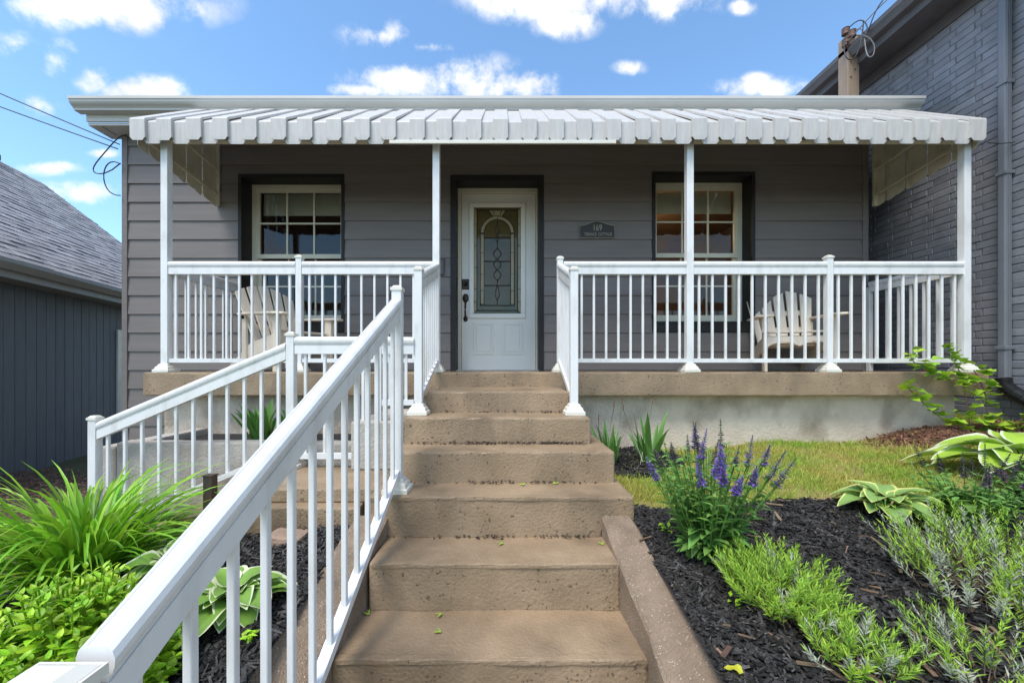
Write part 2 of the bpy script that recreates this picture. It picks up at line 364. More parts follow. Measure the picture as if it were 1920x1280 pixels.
tag(sheet('ground', gx, gy, gz_low, M['ground']), None, None, kind='structure')
tag(box('path', -3.0, 3.0, -1.6, .58, -1.55, -1.392, M['concrete'], bevel=.01), None, None, kind='structure')

def in_bed_right(x, y): return x > .655 and y < 2.17 + .05 * math.sin(2.1 * x) + .03 * math.sin(5 * x) and y > .2
def in_bed_left(x, y): return x < -.765 and y < 2.13 and y > .2
bx = frange(.64, 4.4, .04); by = frange(.2, 2.36, .04)
tag(sheet('mulch_soil', bx, by, lambda x, y: ground_z(x, y) + .006, M['mulchbed'], lambda x, y: in_bed_right(x, y)), None, None, kind='structure')
tag(sheet('mulch_soil', frange(-3.2, -.76, .04), frange(.2, 2.14, .04), lambda x, y: ground_z(x, y) + .006, M['mulchbed']), None, None, kind='structure')
def in_iris_bed(x, y): return ((x - .95) / .48) ** 2 + ((y - 3.25) / .42) ** 2 < 1
def in_straw(x, y): return ((x - 3.75) / .75) ** 2 + ((y - 3.38) / .26) ** 2 < 1
def in_lawn(x, y):
    if x < .6 or x > 4.5: return False
    if in_bed_right(x, y) or y < 2.2: return False
    if y > 3.6 and x < 4.12: return False
    return True
tag(sheet('lawn_soil', frange(.56, 4.5, .06), frange(2.1, 9, .06), lambda x, y: ground_z(x, y) + .004, M['lawn_soil'], lambda x, y: y > 2.12 and (y < 3.66 or x > 4.05)), None, None, kind='structure')
sheet('iris_mulch', frange(.5, 1.5, .04), frange(2.8, 3.66, .04), lambda x, y: ground_z(x, y) + .012, M['mulchbed'], in_iris_bed)['kind'] = 'structure'

# ------------------------------------------------------------------ the cottage
WY = 4.43
cottage = thing('cottage', 'single storey cottage in grey lap siding with black trimmed door and windows', 'house', (0, WY, 0))
HX0, HX1, ZTOP = -4.24, 4.02, 2.60
openings = [(-2.956, -1.78, .436, 2.18), (1.63, 2.77, .436, 2.205), (-.605, .43, -.02, 2.17)]     # outer edge of black trim
holes = [(-2.92, -1.815, .55, 2.145), (1.667, 2.735, .55, 2.168), (-.545, .375, 0, 2.11)]
zb = [1.252 + .2066 * k for k in range(-12, 8)]
def rect_minus(r, hs):
    out = [r]
    for h in hs:
        nxt = []
        for (a, b, c, d) in out:
            x0, x1, z0, z1 = max(a, h[0]), min(b, h[1]), max(c, h[2]), min(d, h[3])
            if x0 >= x1 or z0 >= z1: nxt.append((a, b, c, d)); continue
            if a < x0: nxt.append((a, x0, c, d))
            if x1 < b: nxt.append((x1, b, c, d))
            if c < z0: nxt.append((x0, x1, c, z0))
            if z1 < d: nxt.append((x0, x1, z1, d))
        out = nxt
    return out
for z in zb:
    z0, z1 = max(z, -1.2), min(z + .2066, ZTOP)
    if z1 <= z0: continue
    for (a, b, c, d) in rect_minus((HX0 + .06, HX1 - .06, z0, z1), openings):
        if d - c < .012 or b - a < .02: continue
        fy = lambda zz: WY - .020 + .014 * (zz - z) / .2066
        y0, y1 = fy(c), fy(d)
        vs = [(a, y0, c + .001), (b, y0, c + .001), (b, y1, d + .004), (a, y1, d + .004), (a, WY, c + .001), (b, WY, c + .001), (b, WY, d), (a, WY, d)]
        fs = [(0, 1, 2, 3), (4, 7, 6, 5), (0, 4, 5, 1), (1, 5, 6, 2), (2, 6, 7, 3), (3, 7, 4, 0)]
        add('siding_board', mk('siding_board', vs, fs, M['siding']), cottage)
for (a, b) in ((HX0, HX0 + .06), (HX1 - .06, HX1)):
    box('corner_trim', a, b, WY - .028, WY + .06, -1.2, ZTOP, M['siding'], cottage, .004)
bm = bmesh.new()
for r in rect_minus((HX0, HX1, -1.3, ZTOP + .15), holes): bm_box(bm, r[0], r[1], WY + .001, WY + .2, r[2], r[3])
add('wall', bm_mesh('wall', bm, M['black_trim']), cottage)
box('side_wall', HX0, HX0 + .15, WY + .2, 11, -1.3, ZTOP, M['siding'], cottage)
box('side_wall', HX1 - .15, HX1, WY + .2, 11, -1.3, ZTOP, M['siding'], cottage)
box('rear_wall', HX0, HX1, 11, 11.15, -1.3, ZTOP, M['siding'], cottage)
bm = bmesh.new()
bm_box(bm, HX0 + .16, HX1 - .16, WY + .42, 7.6, -.05, -.005); bm_box(bm, HX0 + .16, HX1 - .16, WY + .21, 7.6, 2.45, 2.5); bm_box(bm, HX0 + .16, HX1 - .16, 7.6, 7.7, 0, 2.5)
add('room', bm_mesh('room', bm, M['room']), cottage)
# black trims
for o, h in zip(openings, holes):
    tp = add('opening_trim', None, cottage) if False else None
    bm = bmesh.new()
    for r in rect_minus(o, [h]): bm_box(bm, r[0], r[1], WY - .024, WY + .002, max(r[2], -.001), r[3])
    add('opening_trim', bm_mesh('opening_trim', bm, M['black_trim']), cottage)
# fascia, soffit, gutter, roof
box('fascia', -4.42, 4.25, 4.20, 4.222, 2.635, 2.83, M['gutter'], cottage, .003)
sof = box('soffit', -4.42, 4.25, 4.223, WY + .05, 2.605, 2.632, M['gutter'], cottage)
for k in range(28):
    x = -4.3 + k * .305
    box('soffit_groove', x, x + .012, 4.225, WY - .03, 2.6, 2.604, M['eave_grey'], sof)
gp = [(4.199, 2.81), (4.199, 2.705), (4.125, 2.705), (4.122, 2.722), (4.108, 2.735), (4.09, 2.748), (4.078, 2.765), (4.074, 2.785), (4.066, 2.788), (4.066, 2.815), (4.074, 2.815), (4.08, 2.79), (4.10, 2.76), (4.13, 2.725), (4.188, 2.72), (4.188, 2.81)]
add('gutter', prism_mesh('gutter', gp, 'x', -4.47, 4.30, M['gutter']), cottage)
rv = [(-4.45, 4.1, 2.82), (4.28, 4.1, 2.82), (4.28, 7.8, 4.1), (-4.45, 7.8, 4.1), (4.28, 11.4, 2.82), (-4.45, 11.4, 2.82)]
rv2 = [(x, y, z - .03) for x, y, z in rv]
add('roof', mk('roof', rv + rv2, [(0, 1, 2, 3), (3, 2, 4, 5), (6, 9, 8, 7), (9, 11, 10, 8), (0, 6, 7, 1), (5, 4, 10, 11), (0, 3, 9, 6), (3, 5, 11, 9), (1, 7, 8, 2), (2, 8, 10, 4)], M['shingle']), cottage)

def window(x0, x1, z0, z1, lamp):
    y = WY + .2
    bm = bmesh.new(); w = .05
    bm_box(bm, x0, x1, y - .035, y + .05, z1 - w, z1); bm_box(bm, x0, x1, y - .035, y + .05, z0, z0 + w)
    bm_box(bm, x0, x0 + w, y - .034, y + .049, z0 + w, z1 - w); bm_box(bm, x1 - w, x1, y - .034, y + .049, z0 + w, z1 - w)
    wf = add('window', bm_mesh('window', bm, M['cream']), cottage)
    a, b = x0 + w, x1 - w; zm = z0 + (z1 - z0) * .47
    for (s0, s1, yy) in ((zm, z1 - w, y - .012), (z0 + w, zm + .05, y + .022)):
        bm = bmesh.new(); q = .035
        bm_box(bm, a, b, yy - .016, yy + .016, s1 - q, s1); bm_box(bm, a, b, yy - .016, yy + .016, s0, s0 + q * 1.4)
        bm_box(bm, a, a + q, yy - .0155, yy + .0155, s0 + q * 1.4, s1 - q); bm_box(bm, b - q, b, yy - .0155, yy + .0155, s0 + q * 1.4, s1 - q)
        add('sash', bm_mesh('sash', bm, M['cream']), wf)
        g0, g1, h0, h1 = a + q, b - q, s0 + q * 1.4, s1 - q
        for i in range(3):
            for j in range(2):
                xa, xb = g0 + (g1 - g0) * i / 3, g0 + (g1 - g0) * (i + 1) / 3
                za, zc = h0 + (h1 - h0) * j / 2, h0 + (h1 - h0) * (j + 1) / 2
                tl = rnd.uniform(-.0012, .0012)
                add('pane', mk('pane', [(xa, yy + tl, za), (xb, yy - tl, za), (xb, yy - tl * .5, zc), (xa, yy + tl * .5, zc)], [(0, 1, 2, 3)], M['glass']), wf)
        for i in (1, 2):
            xa = g0 + (g1 - g0) * i / 3; box('muntin', xa - .009, xa + .009, yy - .008, yy + .006, h0, h1, M['cream'], wf)
        zc = (h0 + h1) / 2; box('muntin', g0, g1, yy - .010, yy + .008, zc - .009, zc + .009, M['cream'], wf)
    box('sill', x0 - .0, x1 + .0, WY - .03, y - .036, z0 - .03, z0 + .001, M['black_trim'], wf, .003)
    for k in range(3):
        box('roman_shade', a + .02, b - .02, y + .075 - .006 * k, y + .085 - .006 * k, z1 - .17 - .075 * k, z1 - .06 - .06 * k, M['blind'], wf, .004)
    return wf
window(*holes[0], 0); window(*holes[1], 1)

# door
DY = WY + .2
door = box('door', -.502, .353, DY, DY + .045, .012, 2.052, M['door'], cottage, .003)
bm = bmesh.new()
bm_box(bm, -.545, .375, DY - .03, DY + .08, 2.055, 2.11); bm_box(bm, -.545, -.505, DY - .03, DY + .08, 0, 2.054); bm_box(bm, .356, .375, DY - .03, DY + .08, 0, 2.054)
add('door_frame', bm_mesh('door_frame', bm, M['cream'], .002), cottage)
box('threshold', -.545, .375, WY - .01, DY + .06, .0015, .012, M['eave_grey'], cottage)
def ring(name, x0, x1, z0, z1, w, y0, y1, mat, parent, bevel=.004):
    bm = bmesh.new()
    bm_box(bm, x0, x1, y0, y1, z1 - w, z1); bm_box(bm, x0, x1, y0, y1, z0, z0 + w); bm_box(bm, x0, x0 + w, y0 + .0005, y1, z0 + w, z1 - w); bm_box(bm, x1 - w, x1, y0 + .0005, y1, z0 + w, z1 - w)
    return add(name, bm_mesh(name, bm, mat, bevel), parent)
GX0, GX1, GZ0, GZ1 = -.362, .182, .665, 1.895
ring('glazing_bead', GX0 - .055, GX1 + .055, GZ0 - .055, GZ1 + .055, .055, DY - .018, DY + .002, M['door'], door, .006)
box('glass_backing', GX0, GX1, DY - .004, DY - .0025, GZ0, GZ1, M['hall'], door)
add('glass_pane', mk('glass_pane', [(GX0, DY - .007, GZ0), (GX1, DY - .007, GZ0), (GX1, DY - .007, GZ1), (GX0, DY - .007, GZ1)], [(0, 1, 2, 3)], M['leaded']), door)
for (px0, px1) in ((-.367, -.135), (-.028, .2)):
    ring('panel_moulding', px0, px1, .19, .56, .022, DY - .008, DY + .001, M['door'], door, .0035)
    box('raised_panel', px0 + .035, px1 - .035, DY - .006, DY + .001, .225, .525, M['door'], door, .005)
# leading
cx = (GX0 + GX1) / 2; yl = DY - .010
def lead(pts, r=.0055, mat='lead', name='lead_came'):
    v, f = tube([(x, yl, z) for x, z in pts], r, 5); return (v, f)
segs = []
i0, i1, j0, j1 = GX0 + .035, GX1 - .035, GZ0 + .035, GZ1 - .035
segs += [lead([(i0, j0), (i0, j1)]), lead([(i1, j0), (i1, j1)]), lead([(i0, j0), (i1, j0)]), lead([(i0, j1), (i1, j1)])]
for (xa, za, xb, zc) in ((GX0, GZ0, i0, j0), (GX1, GZ0, i1, j0), (GX0, GZ1, i0, j1), (GX1, GZ1, i1, j1)): segs.append(lead([(xa, za), (xb, zc)]))
for rr in (.155, .195):
    top = 1.60
    segs.append(lead([(cx - rr, .76)] + [(cx - rr * math.cos(a), top + rr * math.sin(a)) for a in [math.pi * k / 16 for k in range(17)]] + [(cx + rr, .76)]))
segs.append(lead([(cx - .195, .76), (cx + .195, .76)]))
for z in (1.6, 1.37, 1.12, .93):
    segs += [lead([(cx - .195, z), (cx - .155, z)]), lead([(cx + .155, z), (cx + .195, z)])]
for z in (1.54, 1.27, .99): segs.append(lead([(cx - .155, z), (cx + .155, z)]))
for z in (1.7, 1.45, 1.2, .95, .8): segs += [lead([(GX0, z), (i0, z)]), lead([(i1, z), (GX1, z)])]
segs += [lead([(cx - .05, j1), (cx - .03, 1.79)]), lead([(cx + .05, j1), (cx + .03, 1.79)]), lead([(cx - .1, j1), (cx - .05, 1.785)]), lead([(cx + .1, j1), (cx + .05, 1.785)])]
def twist(z0, z1, w, n=1):
    for s in (-1, 1): segs.append(lead([(cx + s * w * math.sin(math.pi * n * k / (10 * n)), z0 + (z1 - z0) * k / (10 * n)) for k in range(10 * n + 1)]))
twist(1.57, 1.70, .022); twist(1.50, 1.56, .02); twist(1.05, 1.42, .042, 3); twist(.82, .98, .024)
segs += [lead([(cx, 1.70), (cx, 1.79)]), lead([(cx, 1.42), (cx, 1.5)]), lead([(cx, .98), (cx, 1.05)]), lead([(cx, .76), (cx, .82)])]
v, f = merge(segs); add('leading', mk('leading', v, f, M['lead'], True), door)
def gpoly(pts, name='bevelled_piece'):
    n = len(pts); add(name, mk(name, [(x, yl + .001, z) for x, z in pts] + [(cx + (x - cx) * .995, yl - .003, z) for x, z in pts], [tuple(range(n, 2 * n))] + [(i, (i + 1) % n, n + (i + 1) % n, n + i) for i in range(n)], M['tan_glass']), door)
gpoly([(cx - .05, j1), (cx - .03, 1.79), (cx + .03, 1.79), (cx + .05, j1)])
arcs = [(math.pi * k / 10, math.pi * (k + 1) / 10) for k in range(10)]
for a0, a1 in arcs:
    gpoly([(cx - .157 * math.cos(a0), 1.60 + .157 * math.sin(a0)), (cx - .193 * math.cos(a0), 1.60 + .193 * math.sin(a0)), (cx - .193 * math.cos(a1), 1.60 + .193 * math.sin(a1)), (cx - .157 * math.cos(a1), 1.60 + .157 * math.sin(a1))])
for s in (-1, 1):
    gpoly([(cx + s * .1, j1), (cx + s * .05, 1.785), (cx + s * .032, 1.79), (cx + s * .052, j1)])
    gpoly([(cx + s * .157, .78), (cx + s * .193, .78), (cx + s * .193, 1.58), (cx + s * .157, 1.58)])
    gpoly([(cx + s * .24, GZ0 + .04), (cx + s * .268, GZ0 + .01), (cx + s * .268, GZ1 - .01), (cx + s * .24, GZ1 - .04)])
# hardware
bm = bmesh.new(); bm_box(bm, -.500, -.415, DY - .018, DY + .001, .945, 1.065)
add('deadbolt', bm_mesh('deadbolt', bm, M['bronze'], .008), door)
v, f = tube([(-.457, DY - .035, 1.005), (-.457, DY - .012, 1.005)], .024, 14); add('deadbolt_rose', mk('deadbolt_rose', v, f, M['bronze'], True), door)
bm = bmesh.new(); bmesh.ops.create_uvsphere(bm, u_segments=14, v_segments=8, radius=1, matrix=Matrix.Translation((-.458, DY - .008, .845)) @ Matrix.Diagonal((.036, .016, .052, 1)))
add('handle_plate', bm_mesh('handle_plate', bm, M['bronze'], 0, smooth=True), door)
bm = bmesh.new(); bmesh.ops.create_uvsphere(bm, u_segments=12, v_segments=8, radius=1, matrix=Matrix.Translation((-.458, DY - .008, .605)) @ Matrix.Diagonal((.026, .013, .034, 1)))
add('handle_foot', bm_mesh('handle_foot', bm, M['bronze'], 0, smooth=True), door)
tube_obj('door_handle', arc_pts(lambda t: (-.458, DY - .012 - .045 * math.sin(math.pi * t) ** .7, .80 - .19 * t), 12), .010, M['bronze'], door)

# light in the hall behind the door
ld = bpy.data.lights.new('hall_lamp', 'POINT'); ld.energy = 8; ld.color = (1, .66, .34); ld.shadow_soft_size = .15
lo = bpy.data.objects.new('hall_lamp', ld); C.objects.link(lo); lo.location = (2.0, 6.0, 2.0)

# plaque
plq = thing('house_number_plaque', 'dark arched plaque numbered 169 mounted on siding beside the door', 'sign', (1.018, WY - .03, 1.47))
def plq_outline(s=1.0, k=0):
    pts = [(-.19, 0), (.19, 0), (.19, .138)]
    for i in range(21):
        t = 1 - i / 20 * 2; pts.append((.19 * t * .995, .138 + .045 * (0.5 + .5 * math.cos(math.pi * min(1, abs(t) * 1.08))) if abs(t) < .93 else .138))
    pts.append((-.19, .138))
    return pts
po = plq_outline(); n = len(po)
prism = prism_mesh('plate', po, 'y', 0, .014, M['plaque'])
add('plate', prism, plq, True, (0, -.004, 0))
v, f = tube([(x, -.006, z) for x, z in po] + [(po[0][0], -.006, po[0][1])], .0038, 5); add('border', mk('border', v, f, M['plaque_letter']), plq, True)
def text(body, size, loc, parent, sx=1.0):
    cu = bpy.data.curves.new(body, 'FONT'); cu.body = body; cu.size = size; cu.align_x = 'CENTER'; cu.extrude = .0015
    tmp = bpy.data.objects.new('t', cu); C.objects.link(tmp)
    bpy.context.view_layer.update()
    me = bpy.data.meshes.new_from_object(tmp.evaluated_get(bpy.context.evaluated_depsgraph_get())); bpy.data.objects.remove(tmp)
    me.transform(Matrix.Diagonal((sx, 1, 1, 1))); me.materials.clear(); me.materials.append(M['plaque_letter'])
    o = add('lettering', me, parent, True, loc); o.rotation_euler = (R(90), 0, 0); return o
text('169', .098, (0, -.0065, .078), plq, .72); text('TERRACE', .046, (-.078, -.0065, .024), plq, .72); text('COTTAGE', .046, (.085, -.0065, .024), plq, .72)
mb = thing('doorbell_box', 'small grey box fixed to siding left of the front door', 'box', (-.70, WY - .02, 1.06))
box('case', -.026, .026, -.035, 0, 0, .17, M['cover_box'], mb, .006, True); box('lid', -.03, .03, -.04, 0, .171, .185, M['cover_box'], mb, .004, True)

# ------------------------------------------------------------------ porch
porch = thing('porch', 'brown concrete porch slab on a pale stained stucco foundation', 'porch', (.5, 3.6, -.8))
def rough_block(name, x0, x1, y0, y1, z0, z1, mat, parent, bevel=.012, amp=.004, step=.07, seed=0, poly=None):
    """a cast concrete block: rounded arris, slightly wavy faces"""
    bm = bmesh.new()
    if poly:
        fr = [bm.verts.new((x, y0, z)) for x, z in poly]; bk = [bm.verts.new((x, y1, z)) for x, z in poly]; n = len(poly)
        bm.faces.new(fr); bm.faces.new(bk[::-1])
        for i in range(n): bm.faces.new((fr[i], bk[i], bk[(i + 1) % n], fr[(i + 1) % n]))
    else: bm_box(bm, x0, x1, y0, y1, z0, z1)
    bmesh.ops.bevel(bm, geom=list(bm.edges), offset=bevel, segments=2, profile=.6, affect='EDGES')
    nx = max(1, int((x1 - x0) / step))
    for i in range(1, nx):
        xx = x0 + (x1 - x0) * i / nx
        bmesh.ops.bisect_plane(bm, geom=list(bm.verts) + list(bm.edges) + list(bm.faces), plane_co=(xx, 0, 0), plane_no=(1, 0, 0))
    r = random.Random(seed)
    ph = [r.uniform(0, 6) for _ in range(6)]
    for v_ in bm.verts:
        x, y, z = v_.co
        w = math.sin(x * 7 + ph[0]) * .5 + math.sin(x * 17 + ph[1]) * .3 + math.sin(x * 41 + ph[2]) * .25 + r.uniform(-.35, .35)
        w2 = math.sin(x * 6 + ph[3]) * .5 + math.sin(x * 23 + ph[4]) * .35 + r.uniform(-.3, .3)
        v_.co.z += amp * w2 * (1 if z > (z0 + z1) / 2 else .5); v_.co.y += amp * w * (1 if y < (y0 + y1) / 2 else 0)
    return add(name, bm_mesh(name, bm, mat), parent)
rough_block('slab', -3.15, 4.21, 3.46, 4.405, -.205, 0, M['concrete'], porch, .012, .003, .09, 1)
box('foundation', -3.10, 4.09, 3.62, 4.40, -1.5, -.206, M['stucco'], porch, .008)

# ------------------------------------------------------------------ steps
steps = thing('front_steps', 'brown weathered concrete steps rising to the front door', 'steps', (0, 1.0, -1.39))
st = [(-.55, .453, 2.80, 3.47, -.127), (-.64, .539, 2.516, 3.47, -.275), (-.66, .628, 2.278, 3.46, -.44), (-.70, .49, 2.03, 3.4, -.617),
      (-.60, .508, 1.752, 2.1, -.821), (-.635, .525, 1.456, 1.80, -1.025), (-.64, .54, 1.16, 1.50, -1.215), (-.60, .57, .86, 1.2, -1.37)]
for i, (x0, x1, y0, y1, z) in enumerate(st):
    zb_ = z - .157 if i != 3 else z - .125
    rough_block('step', x0, x1, y0, y1, z - .212, z, M['concrete'], steps, .011, .0035, .06, 10 + i,
                [(-.70, -.829), (.49, -.829), (.49, -.742), (.66, -.742), (.66, -.617), (-.70, -.617)] if i == 3 else None)
    # slightly proud worn nosing line
    if i >= 3:
        rough_block('nosing', x0 + .012, x1 - .014, y0 - .004, y0 + .03, z - .020, z + .002, M['concrete'], steps, .006, .003, .05, 30 + i)
rough_block('support_block', .495, .645, 2.06, 2.3, -.80, -.744, M['concrete'], steps, .012, .006, .04, 51)
box('core', -.58, .47, 2.06, 3.4, -1.45, -.85, M['concrete'], steps)
box('core', -.68, .56, 2.45, 3.4, -1.45, -.47, M['concrete'], steps)
def curb(name, X0c, X1c, label, seed, sgn=1):
    r = random.Random(seed); bm = bmesh.new()
    ys = frange(.35, 2.035, .07); rows = []
    for y in ys:
        s_ = 2.0 - y; x0 = X0c + sgn * .055 * s_; x1 = X1c + sgn * .055 * s_; zl, zr = (-.722 - .38 * s_, -.720 - .27 * s_) if sgn > 0 else (-.720 - .27 * s_, -.722 - .38 * s_)
        j = lambda a: r.uniform(-a, a)
        rows.append([bm.verts.new((x0 + j(.003), y, -1.5)), bm.verts.new((x0 + j(.004), y, zl - .014)), bm.verts.new((x0 + .012 + j(.003), y, zl + j(.003))),
                     bm.verts.new((x1 - .012 + j(.003), y, zr + j(.003))), bm.verts.new((x1 + j(.004), y, zr - .014)), bm.verts.new((x1 + j(.003), y, -1.5))])
    for a, b in zip(rows, rows[1:]):
        for k in range(5): bm.faces.new((a[k], a[k + 1], b[k + 1], b[k]))
    bm.faces.new(rows[0][::-1]); bm.faces.new(rows[-1])
    return tag(add(name, bm_mesh(name, bm, M['curb'])), label, 'curb')
curb('stair_curb', .492, .648, 'sloping pebbly concrete curb between the steps and the right mulch bed', 3)
curb('stair_curb', -.765, -.603, 'sloping pebbly concrete curb behind the big foreground handrail', 4, -1)

# side landing and side steps to the left
side = thing('side_steps', 'brown concrete side landing and steps descending left before the planter', 'steps', (-1.6, 2.4, -1.3))
rough_block('landing', -1.50, -.702, 2.19, 2.72, -.70, -.622, M['concrete'], side, .01, .004, .06, 60)
rough_block('landing_base', -1.52, -.78, 2.11, 2.70, -.86, -.702, M['concrete'], side, .01, .004, .06, 61)
for i in range(4):
    rough_block('step', -1.50 - .34 * (i + 1), -1.505 - .34 * i, 2.16, 2.72, -1.45, -.765 - .15 * i, M['concrete'], side, .01, .004, .06, 62 + i)
box('block', -1.0, -.665, 2.58, 3.4, -.62, -.31, M['planter'], side, .01)
planter = thing('planter', 'pale grey concrete planter wall below the porch left end', 'planter', (-1.9, 2.8, -1.3))
rough_block('front_wall', -2.68, -1.02, 2.74, 2.86, -1.5, -.475, M['planter'], planter, .015, .004, .08, 71)
rough_block('end_wall', -2.795, -2.682, 2.74, 3.6, -1.5, -.50, M['planter'], planter, .015, .003, .08, 72)
box('soil', -2.68, -1.02, 2.861, 3.615, -1.0, -.56, M['mulchbed'], planter)

# ------------------------------------------------------------------ railings
HAND = [(-.020, 0), (.020, 0), (.020, .008), (.026, .012), (.029, .022), (.030, .034), (.026, .046), (.018, .053), (.012, .056), (.0105, .053), (-.0105, .053), (-.012, .056), (-.018, .053), (-.026, .046), (-.030, .034), (-.029, .022), (-.026, .012), (-.020, .008)]
CHAN = [(-.022, 0), (.022, 0), (.022, .056), (-.022, .056)]
LOW = [(-.019, 0), (.019, 0), (.019, .036), (-.019, .036)]
def sweep(name, prof, A, B, mat, parent, smooth=False):
    A, B = Vector(A), Vector(B); d = B - A; h = Vector((d.x, d.y, 0)).normalized(); side_ = Vector((h.y, -h.x, 0))
    n = len(prof); vs = [P + side_ * u + Vector((0, 0, w)) for P in (A, B) for u, w in prof]
    fs = [(i, (i + 1) % n, n + (i + 1) % n, n + i) for i in range(n)] + [tuple(range(n))[::-1], tuple(range(n, 2 * n))]
    me = mk(name, vs, fs, mat)
    bm = bmesh.new(); bm.from_mesh(me); bmesh.ops.recalc_face_normals(bm, faces=bm.faces); bm.to_mesh(me); bm.free()
    return add(name, me, parent)
def railing(root, A, B, top=.98, bot=.085, trim0=.03, trim1=.03, sp=.114, first=None, w=.0095):
    """A, B: floor points at the post centres"""
    A, B = Vector(A), Vector(B); d = B - A; hl = Vector((d.x, d.y, 0)).length
    a = A + d * (trim0 / hl); b = B - d * (trim1 / hl)
    up = lambda P, z: (P.x, P.y, P.z + z)
    sweep('handrail', HAND, up(a, top - .058), up(b, top - .058), M['white'], root)
    sweep('upper_rail', CHAN, up(a, top - .116), up(b, top - .116), M['white'], root)
    sweep('lower_rail', LOW, up(a, bot), up(b, bot), M['white'], root)
    span = hl - trim0 - trim1; n = max(1, round(span / sp)); slope = d.z / hl
    H = top - .10 - bot - .02
    ang = math.atan2(d.y, d.x)
    me = box_mesh('baluster', -w, w, -w, w, 0, H, M['white'], .002, None, 1)
    for i in range(n):
        t = (trim0 + (i + .5) * span / n) / hl; p = A + d * t
        o = add('baluster', me, None); o.location = (p.x, p.y, p.z + bot + .018); o.rotation_euler = (0, 0, ang)
        attach(o, root)
def post(root, x, y, z0, z1, w=.026, cap=True, base=True, name='post'):
    p = box(name, x - w, x + w, y - w, y + w, z0, z1, M['white'], root, .003)
    if cap:
        bm = bmesh.new(); bm_box(bm, x - w - .005, x + w + .005, y - w - .005, y + w + .005, z1 - .004, z1 + .012)
        c = .6 * w; vs = [bm.verts.new(q) for q in ((x - w, y - w, z1 + .0125), (x + w, y - w, z1 + .0125), (x + w, y + w, z1 + .0125), (x - w, y + w, z1 + .0125), (x - c, y - c, z1 + .024), (x + c, y - c, z1 + .024), (x + c, y + c, z1 + .024), (x - c, y + c, z1 + .024))]
        for f_ in BF: bm.faces.new([vs[i] for i in f_])
        add('cap', bm_mesh('cap', bm, M['trim_cream']), p if root is not None else None)
    if base: base_trim(p, x, y, z0, w)
    return p
def base_trim(p, x, y, z0, w):
    prof = [(w + .040, 0), (w + .040, .022), (w + .030, .028), (w + .026, .045), (w + .014, .056), (w + .012, .068), (w + .001, .075)]
    vs = []
    for r_, h in prof: vs += [(x - r_, y - r_, z0 + h), (x + r_, y - r_, z0 + h), (x + r_, y + r_, z0 + h), (x - r_, y + r_, z0 + h)]
    fs = [(4 * i + k, 4 * i + (k + 1) % 4, 4 * i + 4 + (k + 1) % 4, 4 * i + 4 + k) for i in range(len(prof) - 1) for k in range(4)]
    add('base_trim', mk('base_trim', vs, fs, M['trim_cream']), p)

PY = 3.53
AWZ = 2.03
for x, lab in ((-3.0, 'tall white awning post at the left end of the porch'), (-.608, 'tall white awning post just left of the front door steps'),
               (1.63, 'tall white awning post crossing the right window'), (4.07, 'tall white awning post at the right end of the porch beside brick house')):
    t = thing('awning_post', lab, 'post', (x, PY, 0), 0, 'posts holding up the awning')
    post(t, x, PY, 0.001, AWZ, .030, False, True, 'shaft')
rl = thing('porch_railing', 'white baluster railing along the porch front left of the steps', 'railing', (-1.8, PY, 0), 0, 'white railings')
railing(rl, (-3.0, PY, 0), (-1.82, PY, 0)); railing(rl, (-1.82, PY, 0), (-.608, PY, 0)); post(rl, -1.82, PY, .001, 1.01)
rr_ = thing('porch_railing', 'long white baluster railing along the porch front right of the steps', 'railing', (2.3, PY, 0), 0, 'white railings')
railing(rr_, (.486, PY, 0), (1.63, PY, 0)); railing(rr_, (1.63, PY, 0), (2.865, PY, 0)); railing(rr_, (2.865, PY, 0), (4.07, PY, 0))
post(rr_, .486, PY, .001, 1.0); post(rr_, 2.865, PY, .001, 1.01)
r1 = thing('porch_railing', 'white railing closing the left end of the porch behind the chair', 'railing', (-3.0, 4.0, 0), 0, 'white railings')
railing(r1, (-3.0, PY, 0), (-2.98, 4.41, 0), trim1=.01)
r2 = thing('porch_railing', 'white railing closing the right end of the porch beside brick wall', 'railing', (4.0, 4.0, 0), 0, 'white railings')
railing(r2, (4.07, PY, 0), (4.0, 4.39, 0)); post(r2, 4.0, 4.37, .001, .90, .022, True, False)
r3 = thing('step_railing', 'short white stair railing at the left of the upper steps', 'railing', (-.607, 3.1, -.3), 0, 'white railings')
railing(r3, (-.608, PY, 0), (-.585, 2.70, -.275), top=.97, sp=.10); post(r3, -.585, 2.70, -.274, .70)
r4 = thing('step_railing', 'short white stair railing at the right of the upper steps', 'railing', (.489, 3.1, -.3), 0, 'white railings')
railing(r4, (.486, PY, 0), (.466, 2.70, -.275), top=.97, sp=.10); post(r4, .466, 2.70, -.274, .70)
r5 = thing('stair_handrail', 'big white sloping handrail in the foreground left of the steps', 'railing', (-.58, 1.4, -1.2), 0, 'white railings')
railing(r5, (-.575, 2.13, -.618), (-.608, .545, -1.431), top=1.045, bot=.10, trim1=.045); post(r5, -.575, 2.13, -.617, .455); post(r5, -.622, .525, -1.39, -.392, .045, True, False)
r6 = thing('side_railing', 'white railing sloping down left above the side steps and planter', 'railing', (-1.9, 2.65, -1.0), 0, 'white railings')
railing(r6, (-1.42, 2.65, -.622), (-2.727, 2.65, -1.172), top=.845, bot=.11); post(r6, -1.42, 2.65, -.621, .255); post(r6, -2.727, 2.65, -1.37, -.30)
railing(r6, (-1.42, 2.65, -.622), (-.86, 2.65, -.622), top=.87, bot=.06, trim1=.02); post(r6, -.84, 2.65, -.621, .24, .02, False, False)
railing(r6, (-.84, 2.65, -.30), (-.585, 2.69, -.30), top=.548, bot=.09, trim0=.02)

